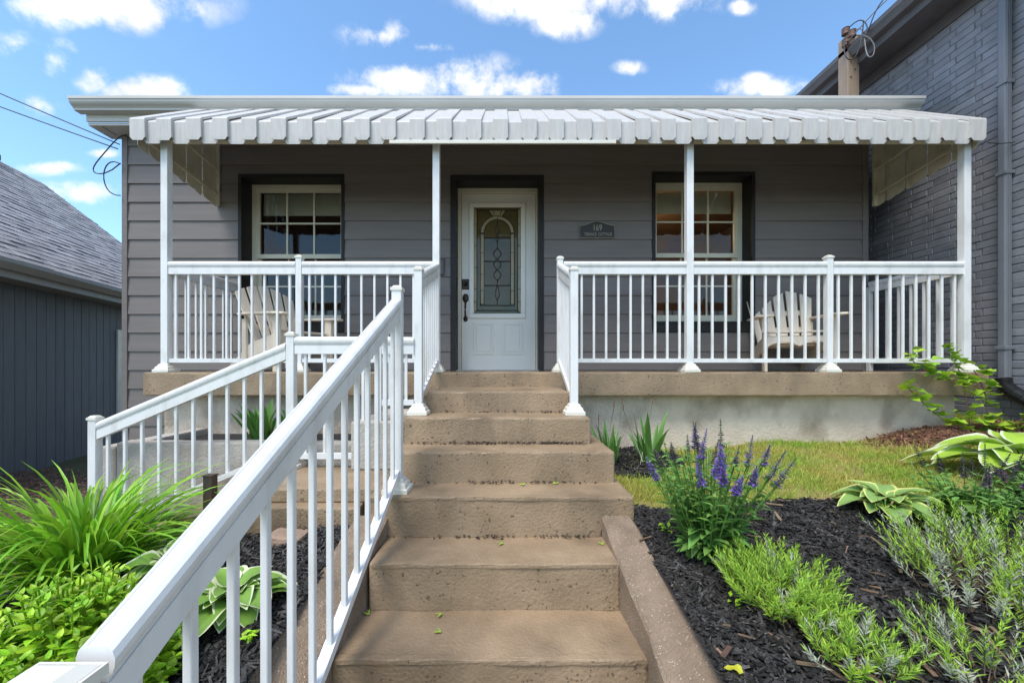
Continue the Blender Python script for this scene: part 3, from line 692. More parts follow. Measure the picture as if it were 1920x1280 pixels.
# ------------------------------------------------------------------ awning
awn = thing('awning', 'white ribbed aluminium awning with scalloped valance over the porch', 'awning', (.5, 3.42, 2.0))
def slat(w, y0, ztop, zbot, dz, raised):
    # roof strip and hanging valance tongue, solid sheet; raised slats have turned-down flanges
    th = .004; c = .026; pts = []
    rb = Vector((0, 4.115, 2.692 + dz)); fr = Vector((0, y0, ztop))
    h = w / 2
    V = [(-h, rb.y, rb.z), (h, rb.y, rb.z), (h, fr.y, fr.z), (-h, fr.y, fr.z), (h, y0 - .006, ztop - .012), (-h, y0 - .006, ztop - .012),
         (h, y0 - .002, zbot + c), (-h, y0 - .002, zbot + c), (h - c * .85, y0, zbot), (-h + c * .85, y0, zbot)]
    F = [(0, 3, 2, 1), (3, 5, 4, 2), (5, 7, 6, 4), (7, 9, 8, 6)]
    if raised:
        n = len(V); f_ = .018
        V += [(-h, rb.y, rb.z - f_), (h, rb.y, rb.z - f_), (h, fr.y + f_, fr.z - f_ * .4), (-h, fr.y + f_, fr.z - f_ * .4), (h, y0 + f_, zbot + c), (-h, y0 + f_, zbot + c)]
        F += [(0, n, n + 3, 3), (1, 2, n + 2, n + 1), (3, n + 3, n + 5, 7, 5), (2, 4, 6, n + 4, n + 2)]
    me = mk('slat', V, F, M['awn']); return me
mr = slat(.126, 3.405, 2.174, 1.985, .015, True); ml = slat(.150, 3.428, 2.160, 1.966, 0, False)
per = .23977; X0 = -3.202
for i in range(31):
    xr = X0 + .055 + per * i
    for me, x in ((mr, xr), (ml, xr + per / 2)):
        if x > 4.07: continue
        o = add('slat', me, None); o.location = (x + rnd.uniform(-.003, .003), rnd.uniform(-.002, .002), rnd.uniform(-.004, .004)); o.rotation_euler = (0, rnd.uniform(-.006, .006), 0)
        attach(o, awn); md = o.modifiers.new('sheet', 'SOLIDIFY'); md.thickness = .003; md.offset = 0
box('light_bar', -.985, .945, 3.385, 3.40, 1.945, 1.975, M['trim_cream'], awn, .003)
box('front_beam', -3.15, 4.095, 3.50, 3.56, 2.032, 2.07, M['awn_side'], awn, .003)
box('wall_beam', -3.15, 4.095, 4.12, 4.17, 2.61, 2.65, M['awn_side'], awn, .003)
for sx in (-3.195, 4.105):
    n = 9; y0, y1 = 3.46, 4.405
    for k in range(n):
        a = y0 + (y1 - y0) * k / n; b = y0 + (y1 - y0) * (k + 1) / n - .002
        roof = lambda y: min(2.13 + (y - 3.44) * .76, 2.598)
        low = lambda y: 1.96 - .15 * (y - 3.44)
        off = .010 if k % 2 else 0; c = .018
        vs = [(sx + off, a, roof(a)), (sx + off, b, roof(b)), (sx + off, b, low(b) + c), (sx + off, b - c, low(b)), (sx + off, a + c, low(a)), (sx + off, a, low(a) + c)]
        vs += [(x + .004, y, z) for x, y, z in vs]
        add('side_slat', mk('side_slat', vs, [(0, 1, 2, 3, 4, 5), (11, 10, 9, 8, 7, 6)] + [(i, 6 + i, 6 + (i + 1) % 6, (i + 1) % 6) for i in range(6)], M['awn_side']), awn)
    s = -1 if sx > 0 else 1
    for za, zc in ((2.04, 1.93), (2.30, 2.20)):
        x0, x1 = sorted((sx + s * .016, sx + s * .038))
        ya = 3.47 if za < 2.2 else 3.72
        vs = [(x0, ya, za), (x1, ya, za), (x1, ya, za + .03), (x0, ya, za + .03), (x0, 4.405, zc), (x1, 4.405, zc), (x1, 4.405, zc + .03), (x0, 4.405, zc + .03)]
        add('side_bar', mk('side_bar', vs, BF, M['awn_side']), awn)
    box('wall_channel', sx - .002, sx + .042 * s if s > 0 else sx + .0, 4.385, 4.408, 1.82, 2.59, M['awn_side'], awn) if s > 0 else box('wall_channel', sx - .042, sx, 4.385, 4.408, 1.82, 2.59, M['awn_side'], awn)

# ------------------------------------------------------------------ adirondack chairs
def slab_poly(name, pts, th, mat, parent, mtx=None, bevel=.004):
    """flat board: outline in local xy, thickness along z"""
    bm = bmesh.new(); a = [bm.verts.new((x, y, 0)) for x, y in pts]; b = [bm.verts.new((x, y, th)) for x, y in pts]; n = len(pts)
    bm.faces.new(a[::-1]); bm.faces.new(b)
    for i in range(n): bm.faces.new((a[i], a[(i + 1) % n], b[(i + 1) % n], b[i]))
    if mtx: bmesh.ops.transform(bm, matrix=mtx, verts=bm.verts)
    return add(name, bm_mesh(name, bm, mat, bevel, 1), parent, True)
def chair(label, loc, rotz):
    t = thing('adirondack_chair', label, 'chair', loc, rotz, 'cream adirondack chairs on the porch'); m = M['chair']
    tilt = Matrix.Translation((0, .20, .27)) @ Matrix.Rotation(R(90 - 23), 4, 'X')
    for k in range(5):
        c = (k - 2) * .098; w0, w1 = .041, .051; ct = (k - 2) * .127
        tops = [(x_, .67 - 1.25 * x_ * x_) for x_ in [ct + w1 - 2 * w1 * q / 6 for q in range(7)]]
        slab_poly('back_slat', [(c - w0, 0), (c + w0, 0)] + tops, .018, m, t, tilt)
    for z, y in ((.36, .0), (.16, .0)):
        slab_poly('back_rail', [(-.24, z), (.24, z), (.24, z + .06), (-.24, z + .06)], .02, m, t, tilt @ Matrix.Translation((0, 0, -.021)))
    for k in range(6):
        y = -.24 + k * .083; z = .355 - .022 * k + .004 * (k - 3) ** 2
        box('seat_slat', -.25, .25, y, y + .076, z - .018, z, m, t, .005, True)
    ap = [(-.26, 0), (-.26, .10), (.26, .10), (.26, 0)]; n = 12
    curve = [(.26 - .52 * i / (2 * n), .045 * math.sin(math.pi * (i % n) / n) + .005) for i in range(1, 2 * n)]
    slab_poly('front_apron', ap + curve, .02, m, t, Matrix.Translation((0, -.245, .235)) @ Matrix.Rotation(R(90), 4, 'X'), .003)
    for s in (-1, 1):
        box('front_leg', s * .275 - .014, s * .275 + .014, -.275, -.175, 0, .535, m, t, .005, True)
        st_ = [(-.27, .36), (-.25, .25), (.10, .17), (.52, 0), (.64, 0), (.62, .05), (.25, .27), (.0, .33)]
        slab_poly('stringer', st_, .022, m, t, Matrix.Translation((s * .245 - .011, 0, 0)) @ Matrix(((0, 0, 1, 0), (1, 0, 0, 0), (0, 1, 0, 0), (0, 0, 0, 1))), .003)
        arm = [(-.055, -.36), (-.02, -.385), (.04, -.385), (.075, -.34), (.078, -.2), (.055, .05), (.03, .36), (-.03, .36), (-.04, 0)]
        arm = [(x * s, y) for x, y in arm]
        if s < 0: arm = arm[::-1]
        bm = bmesh.new(); nseg = 8
        slab_poly('arm', arm, .02, m, t, Matrix.Translation((s * .285, 0, .536)) @ Matrix.Rotation(R(3), 4, 'X'), .005)
        slab_poly('arm_bracket', [(-.20, .535), (-.06, .535), (-.13, .45), (-.20, .38)][::-1], .02, m, t, Matrix.Translation((s * .30 - .01, -.07, 0)) @ Matrix(((0, 0, 1, 0), (1, 0, 0, 0), (0, 1, 0, 0), (0, 0, 0, 1))), .003)
        box('rear_post', s * .265 - .013, s * .265 + .013, .27, .34, .12, .52, m, t, .004, True)
    return t
chair('cream adirondack chair by the left window, turned toward the steps', (-2.16, 4.0, .001), R(62))
chair('cream adirondack chair right of the right window near the brick house', (2.88, 4.02, .001), R(-20))

# ------------------------------------------------------------------ brick house on the right
bh = thing('brick_house', 'tall slate grey painted brick house rising on the right', 'house', (4.6, 4, -.5))
BX = 4.5
box('wall', BX + .0025, BX + 5, 2.4, 11, -1.2, 3.62, M['mortar'], bh)
bvar = []
for k in range(7):
    r = random.Random(100 + k); bm = bmesh.new(); bm_box(bm, 0, .03, -.1015, .1015, 0, .0605)
    bmesh.ops.bevel(bm, geom=list(bm.edges), offset=.0035, segments=1, affect='EDGES')
    for v_ in bm.verts:
        if v_.co.x < .012: v_.co += Vector((r.uniform(-.0025, .0025), r.uniform(-.002, .002), r.uniform(-.0022, .0022)))
    bvar.append(bm_mesh('brick', bm, M['brick']))
cands = []
for c in range(66):
    z = -.95 + c * .0705
    if z + .0605 > 3.6: break
    head = c % 6 == 3
    y = 2.42 + (.054 if c % 2 else .108) + .1015
    while y < 5.9:
        cands.append((y + rnd.uniform(-.003, .003), z + rnd.uniform(-.002, .002), rnd.randrange(7), rnd.uniform(-.002, .0015))); y += .2145
def vis(y, z):
    px = 947 + 747 * BX / y; py = 688 - 747 * (z - .045) / y
    if px > 1935 or px < 1540 or py < -15: return False
    if py > 215 and px < 1622: return False
    if 180 < py < 215 and px < 1720: return False
    return z > -.45
cands.sort(key=lambda q: (not vis(q[0], q[1]), q[0] ** 2 + q[1] ** 2))
bulk = bmesh.new()
for i, (y, z, k, dx) in enumerate(cands):
    if i < 300:
        o = add('brick', bvar[k], None); o.location = (BX - .004 + dx, y, z); attach(o, bh)
    else:
        n0 = len(bulk.verts); bulk.from_mesh(bvar[k]); bulk.verts.ensure_lookup_table()
        for v_ in bulk.verts[n0:]: v_.co += Vector((BX - .004 + dx, y, z))
bo = add('brickwork', bm_mesh('brickwork', bulk, M['brick_bulk']), bh); bo['kind'] = 'stuff'
box('soffit', 4.16, BX + .02, 2.2, 11.2, 3.622, 3.65, M['darkeave'], bh)
box('fascia', 4.14, 4.165, 2.2, 11.2, 3.60, 3.80, M['darkeave'], bh, .003)
gp2 = [(4.139, 3.81), (4.139, 3.69), (4.07, 3.69), (4.05, 3.73), (4.03, 3.76), (4.03, 3.81), (4.04, 3.81), (4.045, 3.765), (4.075, 3.71), (4.13, 3.705), (4.13, 3.81)]
gm = prism_mesh('gutter', gp2, 'y', 2.2, 11.2, M['darkeave']); add('gutter', gm, bh)
box('frieze_board', BX - .03, BX + .004, 2.4, 11, 3.50, 3.621, M['darkeave'], bh, .003)
add('roof', mk('roof', [(4.1, 2.2, 3.815), (4.1, 11.2, 3.815), (7.2, 11.2, 6.4), (7.2, 2.2, 6.4), (10, 2.2, 3.8), (10, 11.2, 3.8)], [(0, 3, 2, 1), (3, 4, 5, 2)], M['shingle']), bh)
add('gable_wall', mk('gable_wall', [(4.51, 2.41, 3.6), (9.5, 2.41, 3.6), (7.1, 2.41, 6.2)], [(0, 1, 2)], M['brick_bulk']), bh)
ds = thing('downspout', 'square slate grey downspout on brick wall ending in a black corrugated hose', 'downspout', (4.44, 3.55, -.3))
box('pipe', 4.413, 4.475, 3.512, 3.575, -.085, 3.62, M['spout'], ds, .012)
for x in (4.428, 4.444, 4.46): box('pipe_rib', x - .004, x + .004, 3.507, 3.514, -.08, 3.6, M['spout'], ds, .002)
for z in (.20, 1.75, 2.55):
    box('strap', 4.405, 4.492, 3.503, 3.583, z, z + .035, M['spout'], ds, .004)
hp = [Vector(p) for p in ((4.43, 3.54, -.05), (4.43, 3.53, -.12), (4.435, 3.47, -.18), (4.44, 3.40, -.225), (4.44, 3.30, -.28), (4.43, 3.18, -.345), (4.42, 3.02, -.40))]
vs = []; path = []
for i in range(len(hp) - 1):
    for k in range(12): path.append(hp[i].lerp(hp[i + 1], k / 12))
V, F = tube(path, .052, 12)
for i in range(len(path)):
    s = 1.06 if i % 2 else .94
    for k in range(12): V[i * 12 + k] = path[i] + (V[i * 12 + k] - path[i]) * s
add('hose', mk('hose', V, F, M['pipe']), ds)

# timber service post with insulators and wires
sp_ = thing('service_post', 'weathered timber service post with rusty insulators and wire loops', 'post', (4.10, 4.75, -.8))
box('timber', 4.03, 4.165, 4.68, 4.82, -.9, 3.96, M['wood'], sp_, .006)
for (x, y, z) in ((4.06, 4.66, 3.94), (4.0, 4.67, 3.84), (4.02, 4.70, 4.0)):
    V, F = tube([(x, y, z - .035), (x, y, z - .02), (x, y, z + .02), (x, y, z + .035)], .04, 10); add('insulator', mk('insulator', V, F, M['rust'], True), sp_)
for k in range(5): V, F = tube([(4.06 + .05 * (k % 2), 4.681, 3.45 + .09 * k), (4.06 + .05 * (k % 2), 4.67, 3.45 + .09 * k)], .008, 6); add('bolt', mk('bolt', V, F, M['rust']), sp_)
def loop(cx_, cz_, rx, rz, y, a0, a1, mat, parent, r=.005):
    tube_obj('wire', [(cx_ + rx * math.cos(a0 + (a1 - a0) * k / 20), y + .03 * math.sin(3 * k / 20), cz_ + rz * math.sin(a0 + (a1 - a0) * k / 20)) for k in range(21)], r, mat, parent, 5)
for pts, mt in (([(4.02, 4.66, 3.84), (3.75, 4.45, 3.75), (3.72, 4.42, 3.30), (3.95, 4.42, 3.30), (4.05, 4.5, 3.95)], 'wire'),
                ([(4.06, 4.66, 3.95), (4.15, 4.5, 4.05), (3.98, 4.4, 3.45), (3.85, 4.4, 3.35), (4.2, 4.38, 3.30), (4.15, 4.38, 3.75), (3.9, 4.42, 3.72)], 'wire_grey'),
                ([(4.02, 4.70, 4.0), (4.10, 4.45, 4.15), (4.05, 4.4, 3.7), (3.95, 4.4, 3.5), (4.0, 4.38, 3.9), (4.08, 4.3, 4.0)], 'wire'),
                ([(4.0, 4.67, 3.84), (3.95, 4.5, 3.80), (4.05, 4.4, 3.95), (4.12, 4.25, 4.0)], 'wire_grey')):
    tube_obj('wire', bez(pts, 24), .006, M[mt], sp_, 5)
tag(tube_obj('cable', [(4.17, 3.44, 1.98), (4.32, 3.46, 1.985), (4.48, 3.5, 2.02)], .004, M['wire']), 'thin dark cable from the awning corner to the brick house', 'cable')

# service wires, left
for i, (za, zb2, y) in enumerate(((3.18, 2.48, 4.36), (3.03, 2.42, 4.34))):
    pts = []
    for k in range(25):
        t = k / 24; x = -4.22 - t * 9; z = zb2 + (za - zb2) / 1.36 * t * 9 - .25 * math.sin(math.pi * t); pts.append((x, y + t * .3, z))
    tag(tube_obj('service_wire', pts, .006, M['wire'], None, 5), ('upper' if i == 0 else 'lower') + ' dark overhead wire running left from the cottage corner', 'wire', 'overhead wires at the left')
wl = thing('wire_loop', 'loose loops of dark wire hanging at the cottage upper left corner', 'wire', (-4.3, 4.36, 2.3))
tube_obj('wire', bez([(-4.15, 4.37, 2.59), (-4.32, 4.35, 2.60), (-4.36, 4.34, 2.15), (-4.66, 4.33, 2.33), (-4.5, 4.33, 1.95), (-4.22, 4.37, 2.28)]), .006, M['wire'], wl, 5)
tube_obj('wire', bez([(-4.22, 4.37, 2.27), (-4.42, 4.34, 2.40), (-4.45, 4.34, 1.9), (-4.23, 4.38, 1.93)]), .006, M['wire'], wl, 5)

# ------------------------------------------------------------------ neighbour on the left
nb_ = thing('plank_house', 'neighbour house of dark blue grey vertical planks under a grey shingle roof', 'house', (-6.5, 5.75, -1.3), math.atan2(.255, .967))
Lz = lambda z: z + 1.3
pw = .158
for k in range(-16, 26):
    y0 = k * pw; pj = rnd.uniform(-.003, .003)
    box('plank', -.02 + pj, .012 + pj, y0 + .004, y0 + pw - .004, Lz(-1.5), Lz(1.12), M['plank'], nb_, .004, True)
box('wall', -6.8, -.018, -2.5, 4.1, Lz(-1.5), Lz(1.1), M['plank'], nb_, 0, True)
box('soffit', -.03, .36, -2.7, 4.3, Lz(1.105), Lz(1.125), M['eave_grey'], nb_, 0, True)
box('fascia', .362, .382, -2.7, 4.3, Lz(1.09), Lz(1.27), M['eave_grey'], nb_, .003, True)
gp3 = [(.383, Lz(1.29)), (.383, Lz(1.175)), (.44, Lz(1.175)), (.47, Lz(1.22)), (.49, Lz(1.25)), (.49, Lz(1.295)), (.48, Lz(1.295)), (.475, Lz(1.255)), (.435, Lz(1.19)), (.392, Lz(1.19)), (.392, Lz(1.29))]
add('gutter', prism_mesh('gutter', gp3, 'y', -2.7, 4.3, M['eave_grey']), nb_, True)
RW, RH = 3.5, 2.93
rl_ = math.hypot(RW, RH); ca, sa = RW / rl_, RH / rl_
e0 = Vector((.42, 0, Lz(1.30)))
def roofp(s, y, h=0): return Vector((e0.x - ca * s + sa * h, y, e0.z + sa * s + ca * h))
add('roof_deck', mk('roof_deck', [roofp(0, -2.7, -.01), roofp(0, 4.3, -.01), roofp(rl_, 4.3, -.01), roofp(rl_, -2.7, -.01), (e0.x - 7, -2.7, e0.z), (e0.x - 7, 4.3, e0.z)], [(0, 1, 2, 3), (3, 2, 5, 4)], M['roofdark']), nb_, True)
V, F = [], []
s = 0.0; row = 0
while s < rl_ - .05:
    y = -2.7 + rnd.uniform(-.15, 0)
    while y < 4.3:
        w = rnd.choice((.13, .17, .22, .30)); h = rnd.choice((.006, .010, .016)); g = .004
        a, b = max(y, -2.7), min(y + w - g, 4.3)
        if b > a:
            n = len(V); s1 = s + .165
            V += [roofp(s, a, .0), roofp(s, b, .0), roofp(s1, b, .0), roofp(s1, a, .0), roofp(s, a, h + .006), roofp(s, b, h + .006), roofp(s1, b, .004), roofp(s1, a, .004)]
            F += [tuple(i + n for i in q) for q in BF]
        y += w
    s += .135; row += 1
so = add('shingles', mk('shingles', V, F, M['shingle']), nb_, True); so['kind'] = 'stuff'
for (ya, yb) in ((-1.2, -.75), (2.15, 3.0)):
    p = roofp(rl_ - .12, ya); box('ridge_vent', p.x - .14, p.x + .14, ya, yb, p.z - .02, p.z + .11, M['roofdark'], nb_, .02, True)
ring_y = 1.38
wfm = box('window_trim', .013, .04, 1.26, 1.36, Lz(-1.05), Lz(.70), M['white'], nb_, .003, True)
box('window_trim', .013, .04, 1.36, 2.2, Lz(.60), Lz(.70), M['white'], nb_, .003, True)
box('window_trim', .013, .04, 1.36, 2.2, Lz(-1.05), Lz(-.97), M['white'], nb_, .003, True)
box('window_pane', .012, .02, 1.36, 2.2, Lz(-.97), Lz(.60), M['pipe'], nb_, 0, True)

# ------------------------------------------------------------------ foliage helpers
def blade(base, az_, L, W, lean, droop, segs=6, fold=.25, twist_=0.0):
    """arching strap leaf"""
    V, F = [], []; p = Vector(base); d2 = Vector((math.cos(az_), math.sin(az_), 0)); sd_ = Vector((-d2.y, d2.x, 0))
    ang = R(90) - lean; st_ = L / segs
    for i in range(segs + 1):
        t = i / segs; w = W * (min(1, .55 + 1.6 * t)) * (1 - t ** 3) ** .9 if i < segs else 0.0004
        a = ang - droop * t ** 1.6
        tang = d2 * math.cos(a) + Vector((0, 0, math.sin(a))); nrm = d2 * -math.sin(a) + Vector((0, 0, math.cos(a)))
        s2 = (sd_ * math.cos(twist_ * t) + nrm * math.sin(twist_ * t))
        V += [p - s2 * w + nrm * (w * fold), p.copy(), p + s2 * w + nrm * (w * fold)]
        p = p + tang * st_
    for i in range(segs):
        for k in (0, 1): F.append((3 * i + k, 3 * i + k + 1, 3 * i + 4 + k, 3 * i + 3 + k))
    return V, F
def leaf(L, W, segs=6, cup=.2, curl=.4, wave=0.0, seed=0, shape=1.0, lob=0):
    """ovate leaf along +Y from the origin, five columns; returns verts, faces, edge attribute"""
    r = random.Random(seed); V, F, A = [], [], []; us = (-1, -.72, 0, .72, 1); ph = r.uniform(0, 6)
    for i in range(segs + 1):
        t = i / segs; w = W * max(.02, (math.sin(math.pi * min(1, t ** (.72 * shape))) ** .8)) if 0 < i < segs else W * .03
        if lob: w *= 1 + .28 * math.cos(t * math.pi * 2 * lob)
        for u in us:
            z = cup * w * (abs(u) ** 1.5) - curl * L * t * t + wave * math.sin(9 * t + ph + (2 if u > 0 else 0)) * w * abs(u)
            V.append(Vector((u * w, L * t * (1 - .12 * curl * t), z))); A.append(1.0 if abs(u) == 1 or i == segs else (.36 if abs(u) > .5 else 0.0))
    for i in range(segs):
        for k in range(4): F.append((5 * i + k, 5 * i + k + 1, 5 * i + 6 + k, 5 * i + 5 + k))
    return V, F, A
def quick_leaf(base, dirv, up, L, W, bend=.25):
    """cheap 4-face pointed leaf"""
    d = dirv.normalized(); s_ = d.cross(up)
    if s_.length < 1e-3: s_ = Vector((1, 0, 0))
    s_.normalize(); n = s_.cross(d)
    b = Vector(base); V = [b, b + d * (L * .4) + s_ * W + n * (W * .25), b + d * (L * .45) - n * (L * bend * .12), b + d * (L * .4) - s_ * W + n * (W * .25), b + d * L - n * (L * bend)]
    return V, [(0, 1, 2), (0, 2, 3), (1, 4, 2), (2, 4, 3)]
def oval_leaf(base, dirv, up, L, W, bend=.25):
    d = dirv.normalized(); s_ = d.cross(up)
    if s_.length < 1e-3: s_ = Vector((1, 0, 0))
    s_.normalize(); n = s_.cross(d); b = Vector(base)
    P = lambda t, w: b + d * (L * t) + s_ * w + n * (abs(w) * .3 - L * bend * t * t)
    V = [P(0, 0), P(.2, W * .75), P(.48, W), P(.76, W * .62), P(1, 0), P(.76, -W * .62), P(.48, -W), P(.2, -W * .75), P(.2, 0), P(.48, 0), P(.76, 0)]
    return V, [(0, 1, 8), (1, 2, 9, 8), (2, 3, 10, 9), (3, 4, 10), (0, 8, 7), (8, 9, 6, 7), (9, 10, 5, 6), (10, 4, 5)]
def stuff_part(name, parts, mat, parent, smooth=True):
    V, F = merge(parts); o = add(name, mk(name, V, F, mat, smooth), parent); o['kind'] = 'stuff'; return o
def rand_dir(r, zlo=0, zhi=1):
    a = r.uniform(0, 2 * math.pi); z = r.uniform(zlo, zhi); q = math.sqrt(max(0, 1 - z * z)); return Vector((q * math.cos(a), q * math.sin(a), z))

# daylily
def daylily(x, y, label, n, Lr, seed):
    r = random.Random(seed); z = ground_z(x, y); t = thing('daylily', label, 'plant', (x, y, z)); P = []
    for i in range(n):
        a = r.uniform(0, 2 * math.pi); q = math.sqrt(r.random()) * .13
        P.append(blade((x + q * math.cos(a), y + q * math.sin(a), z), a + r.uniform(-.5, .5), r.uniform(*Lr), r.uniform(.006, .0105), R(r.uniform(5, 58)) * (.4 + q / .13), R(r.uniform(50, 140)), 8, .3, r.uniform(-.7, .7)))
    stuff_part('blades', P, M['lily'], t)
daylily(-1.88, 1.78, 'large arching bright green grassy clump in the left bed', 520, (.38, .70), 21)
# lime shrub
def lime(x, y, rad, h, label, n, seed):
    r = random.Random(seed); z = ground_z(x, y); t = thing('lime_shrub', label, 'shrub', (x, y, z)); P, S = [], []
    for i in range(n):
        d = rand_dir(r, .02, 1); top = Vector((x, y, z)) + Vector((d.x * rad * 1.15, d.y * rad * 1.15, d.z * h + .02)) * r.uniform(.82, 1.04)
        base = Vector((x, y, z)) + Vector((d.x * rad * .45, d.y * rad * .45, 0))
        S.append(tube([base, base.lerp(top, .5) + Vector((0, 0, .02)), top], .0022, 4))
        ax = (top - base).normalized(); ax = (ax + Vector((0, 0, .5))).normalized(); rot = r.uniform(0, 6)
        for q in range(5):
            c = top - ax * (.030 * q); L = .024 + .009 * q
            for s_ in (0, 1):
                a = rot + q * 1.57 + s_ * math.pi; hd = Vector((math.cos(a), math.sin(a), 0)); dd = hd * (.55 + .12 * q) + ax * (.75 - .11 * q)
                P.append(oval_leaf(c, dd, ax, L * r.uniform(.8, 1.15), L * .27, r.uniform(.1, .4)))
    stuff_part('leaves', P, M['lime'], t, False); stuff_part('stems', S, M['lav'], t)
lime(-1.22, 1.12, .225, .36, 'dense lime green mound beside the foreground handrail', 560, 31)
lime(-1.62, 1.13, .20, .24, 'low lime green mound at the left picture edge below the daylily', 300, 32)
# hostas
def hosta(x, y, label, mat, n, Lr, seed, spread=1.0):
    r = random.Random(seed); z = ground_z(x, y); t = thing('hosta', label, 'plant', (x, y, z))
    var = []
    for k in range(5):
        V, F, A = leaf(1, .37 + .04 * (k % 3), 8, .35, .35 + .09 * k, .12, seed + k); var.append(mk('leaf', V, F, M[mat], True, A))
    S = []
    for i in range(n):
        f = i / n; a = i * 2.399 + r.uniform(-.3, .3); el_ = R(72 - 58 * f + r.uniform(-8, 8)); L = r.uniform(*Lr) * (.8 + .3 * f)
        st_ = L * .55 * spread; hd = Vector((math.cos(a), math.sin(a), 0))
        b = Vector((x, y, z)); tip = b + hd * (st_ * math.cos(el_)) + Vector((0, 0, st_ * math.sin(el_) + .03))
        S.append(tube([b, b.lerp(tip, .6) + Vector((0, 0, .015)), tip], .004, 5))
        o = add('leaf', var[i % 5], None); o.location = tip; o.scale = (L, L, L)
        o.rotation_euler = (Euler((el_ * .75 - R(8), 0, a - math.pi / 2))); attach(o, t)
    stuff_part('leaf_stalks', S, M['iris'], t)
hosta(-1.02, 1.50, 'white edged hosta seen through the foreground handrail balusters', 'hosta_g', 44, (.10, .155), 41)
hosta(-1.36, 1.66, 'white edged hosta between the daylily and the side steps', 'hosta_g', 34, (.12, .17), 42)
hosta(1.93, 2.02, 'small yellow edged hosta in the middle of the right mulch bed', 'hosta_y', 28, (.12, .17), 43)
hosta(3.05, 2.32, 'large pale lime hosta with white margins at the right edge', 'hosta_l', 36, (.20, .30), 44, 1.35)
# salvia
def salvia(x, y, h, rad, label, nst, nflower, seed, dark=.35):
    r = random.Random(seed); z = ground_z(x, y); t = thing('salvia', label, 'plant', (x, y, z)); Lf, S = [], []
    b0 = Vector((x, y, z))
    for i in range(nst):
        a = r.uniform(0, 2 * math.pi); q = math.sqrt(r.random()); lean = q * rad
        base = b0 + Vector((math.cos(a), math.sin(a), 0)) * (q * .06); hh = h * r.uniform(.62, .8) * (1.05 - .25 * q)
        top = base + Vector((math.cos(a) * lean, math.sin(a) * lean, hh)); mid = base.lerp(top, .5) - Vector((math.cos(a), math.sin(a), 0)) * (lean * .12)
        pts = bez([base, mid, top], 8); S.append(tube(pts, .0032, 5, .0018))
        for k in range(1, 9):
            p = pts[k]; t_ = k / 8; L = .085 * (1 - .62 * t_) * r.uniform(.8, 1.2); ro = r.uniform(0, 6)
            for s_ in (0, 1):
                aa = ro + s_ * math.pi; Lf.append(oval_leaf(p, Vector((math.cos(aa), math.sin(aa), .25 + .5 * t_)), Vector((0, 0, 1)), L, L * .21, r.uniform(.1, .5)))
        if i < nflower:
            ax = (pts[-1] - pts[-2]).normalized(); ax = (ax + Vector((r.uniform(-.25, .25), r.uniform(-.2, .2), .5))).normalized()
            Ls = r.uniform(.08, .14); whorl = []; dk = r.random() < dark
            for w in range(15):
                f = w / 14; c = top + ax * (Ls * f); n_ = r.choice((5, 6, 7)) if f < .8 else 4; rr = .0165 * (1 - .7 * f ** 1.5) * r.uniform(.75, 1.2)
                for m_ in range(n_):
                    aa = 2 * math.pi * m_ / n_ + w * .7; e1 = ax.cross(Vector((1, 0, 0))).normalized(); e2 = ax.cross(e1)
                    dd = (e1 * math.cos(aa) + e2 * math.sin(aa)); whorl.append(quick_leaf(c + dd * rr * .2, dd + ax * r.uniform(.1, .9), ax, rr * r.uniform(.8, 1.4), rr * .36, .2))
            S.append(tube([top, top + ax * Ls], .0018, 4))
            V, F = merge(whorl); add('flower_spike', mk('flower_spike', V, F, M['purple_dark' if dk else 'purple']), t)
    for i in range(60):
        a = r.uniform(0, 2 * math.pi); p = b0 + Vector((math.cos(a), math.sin(a), 0)) * r.uniform(.01, .05) + Vector((0, 0, r.uniform(.02, .16)))
        L = r.uniform(.07, .125); Lf.append(oval_leaf(p, Vector((math.cos(a), math.sin(a), r.uniform(-.1, .6))), Vector((0, 0, 1)), L * 1.1, L * .24, r.uniform(.2, .6)))
    stuff_part('leaves', Lf, M['salvia'], t, False); stuff_part('stems', S, M['salvia'], t)
salvia(.88, 1.73, .66, .215, 'tall purple flowering salvia beside the stair curb', 74, 20, 51, .5)
salvia(2.25, 1.93, .36, .22, 'darker salvia with spent spikes between two hostas at right', 34, 9, 52, 1.0)
salvia(2.75, 1.95, .34, .2, 'leafy salvia with few dark spikes at the right edge', 26, 5, 53, 1.0)
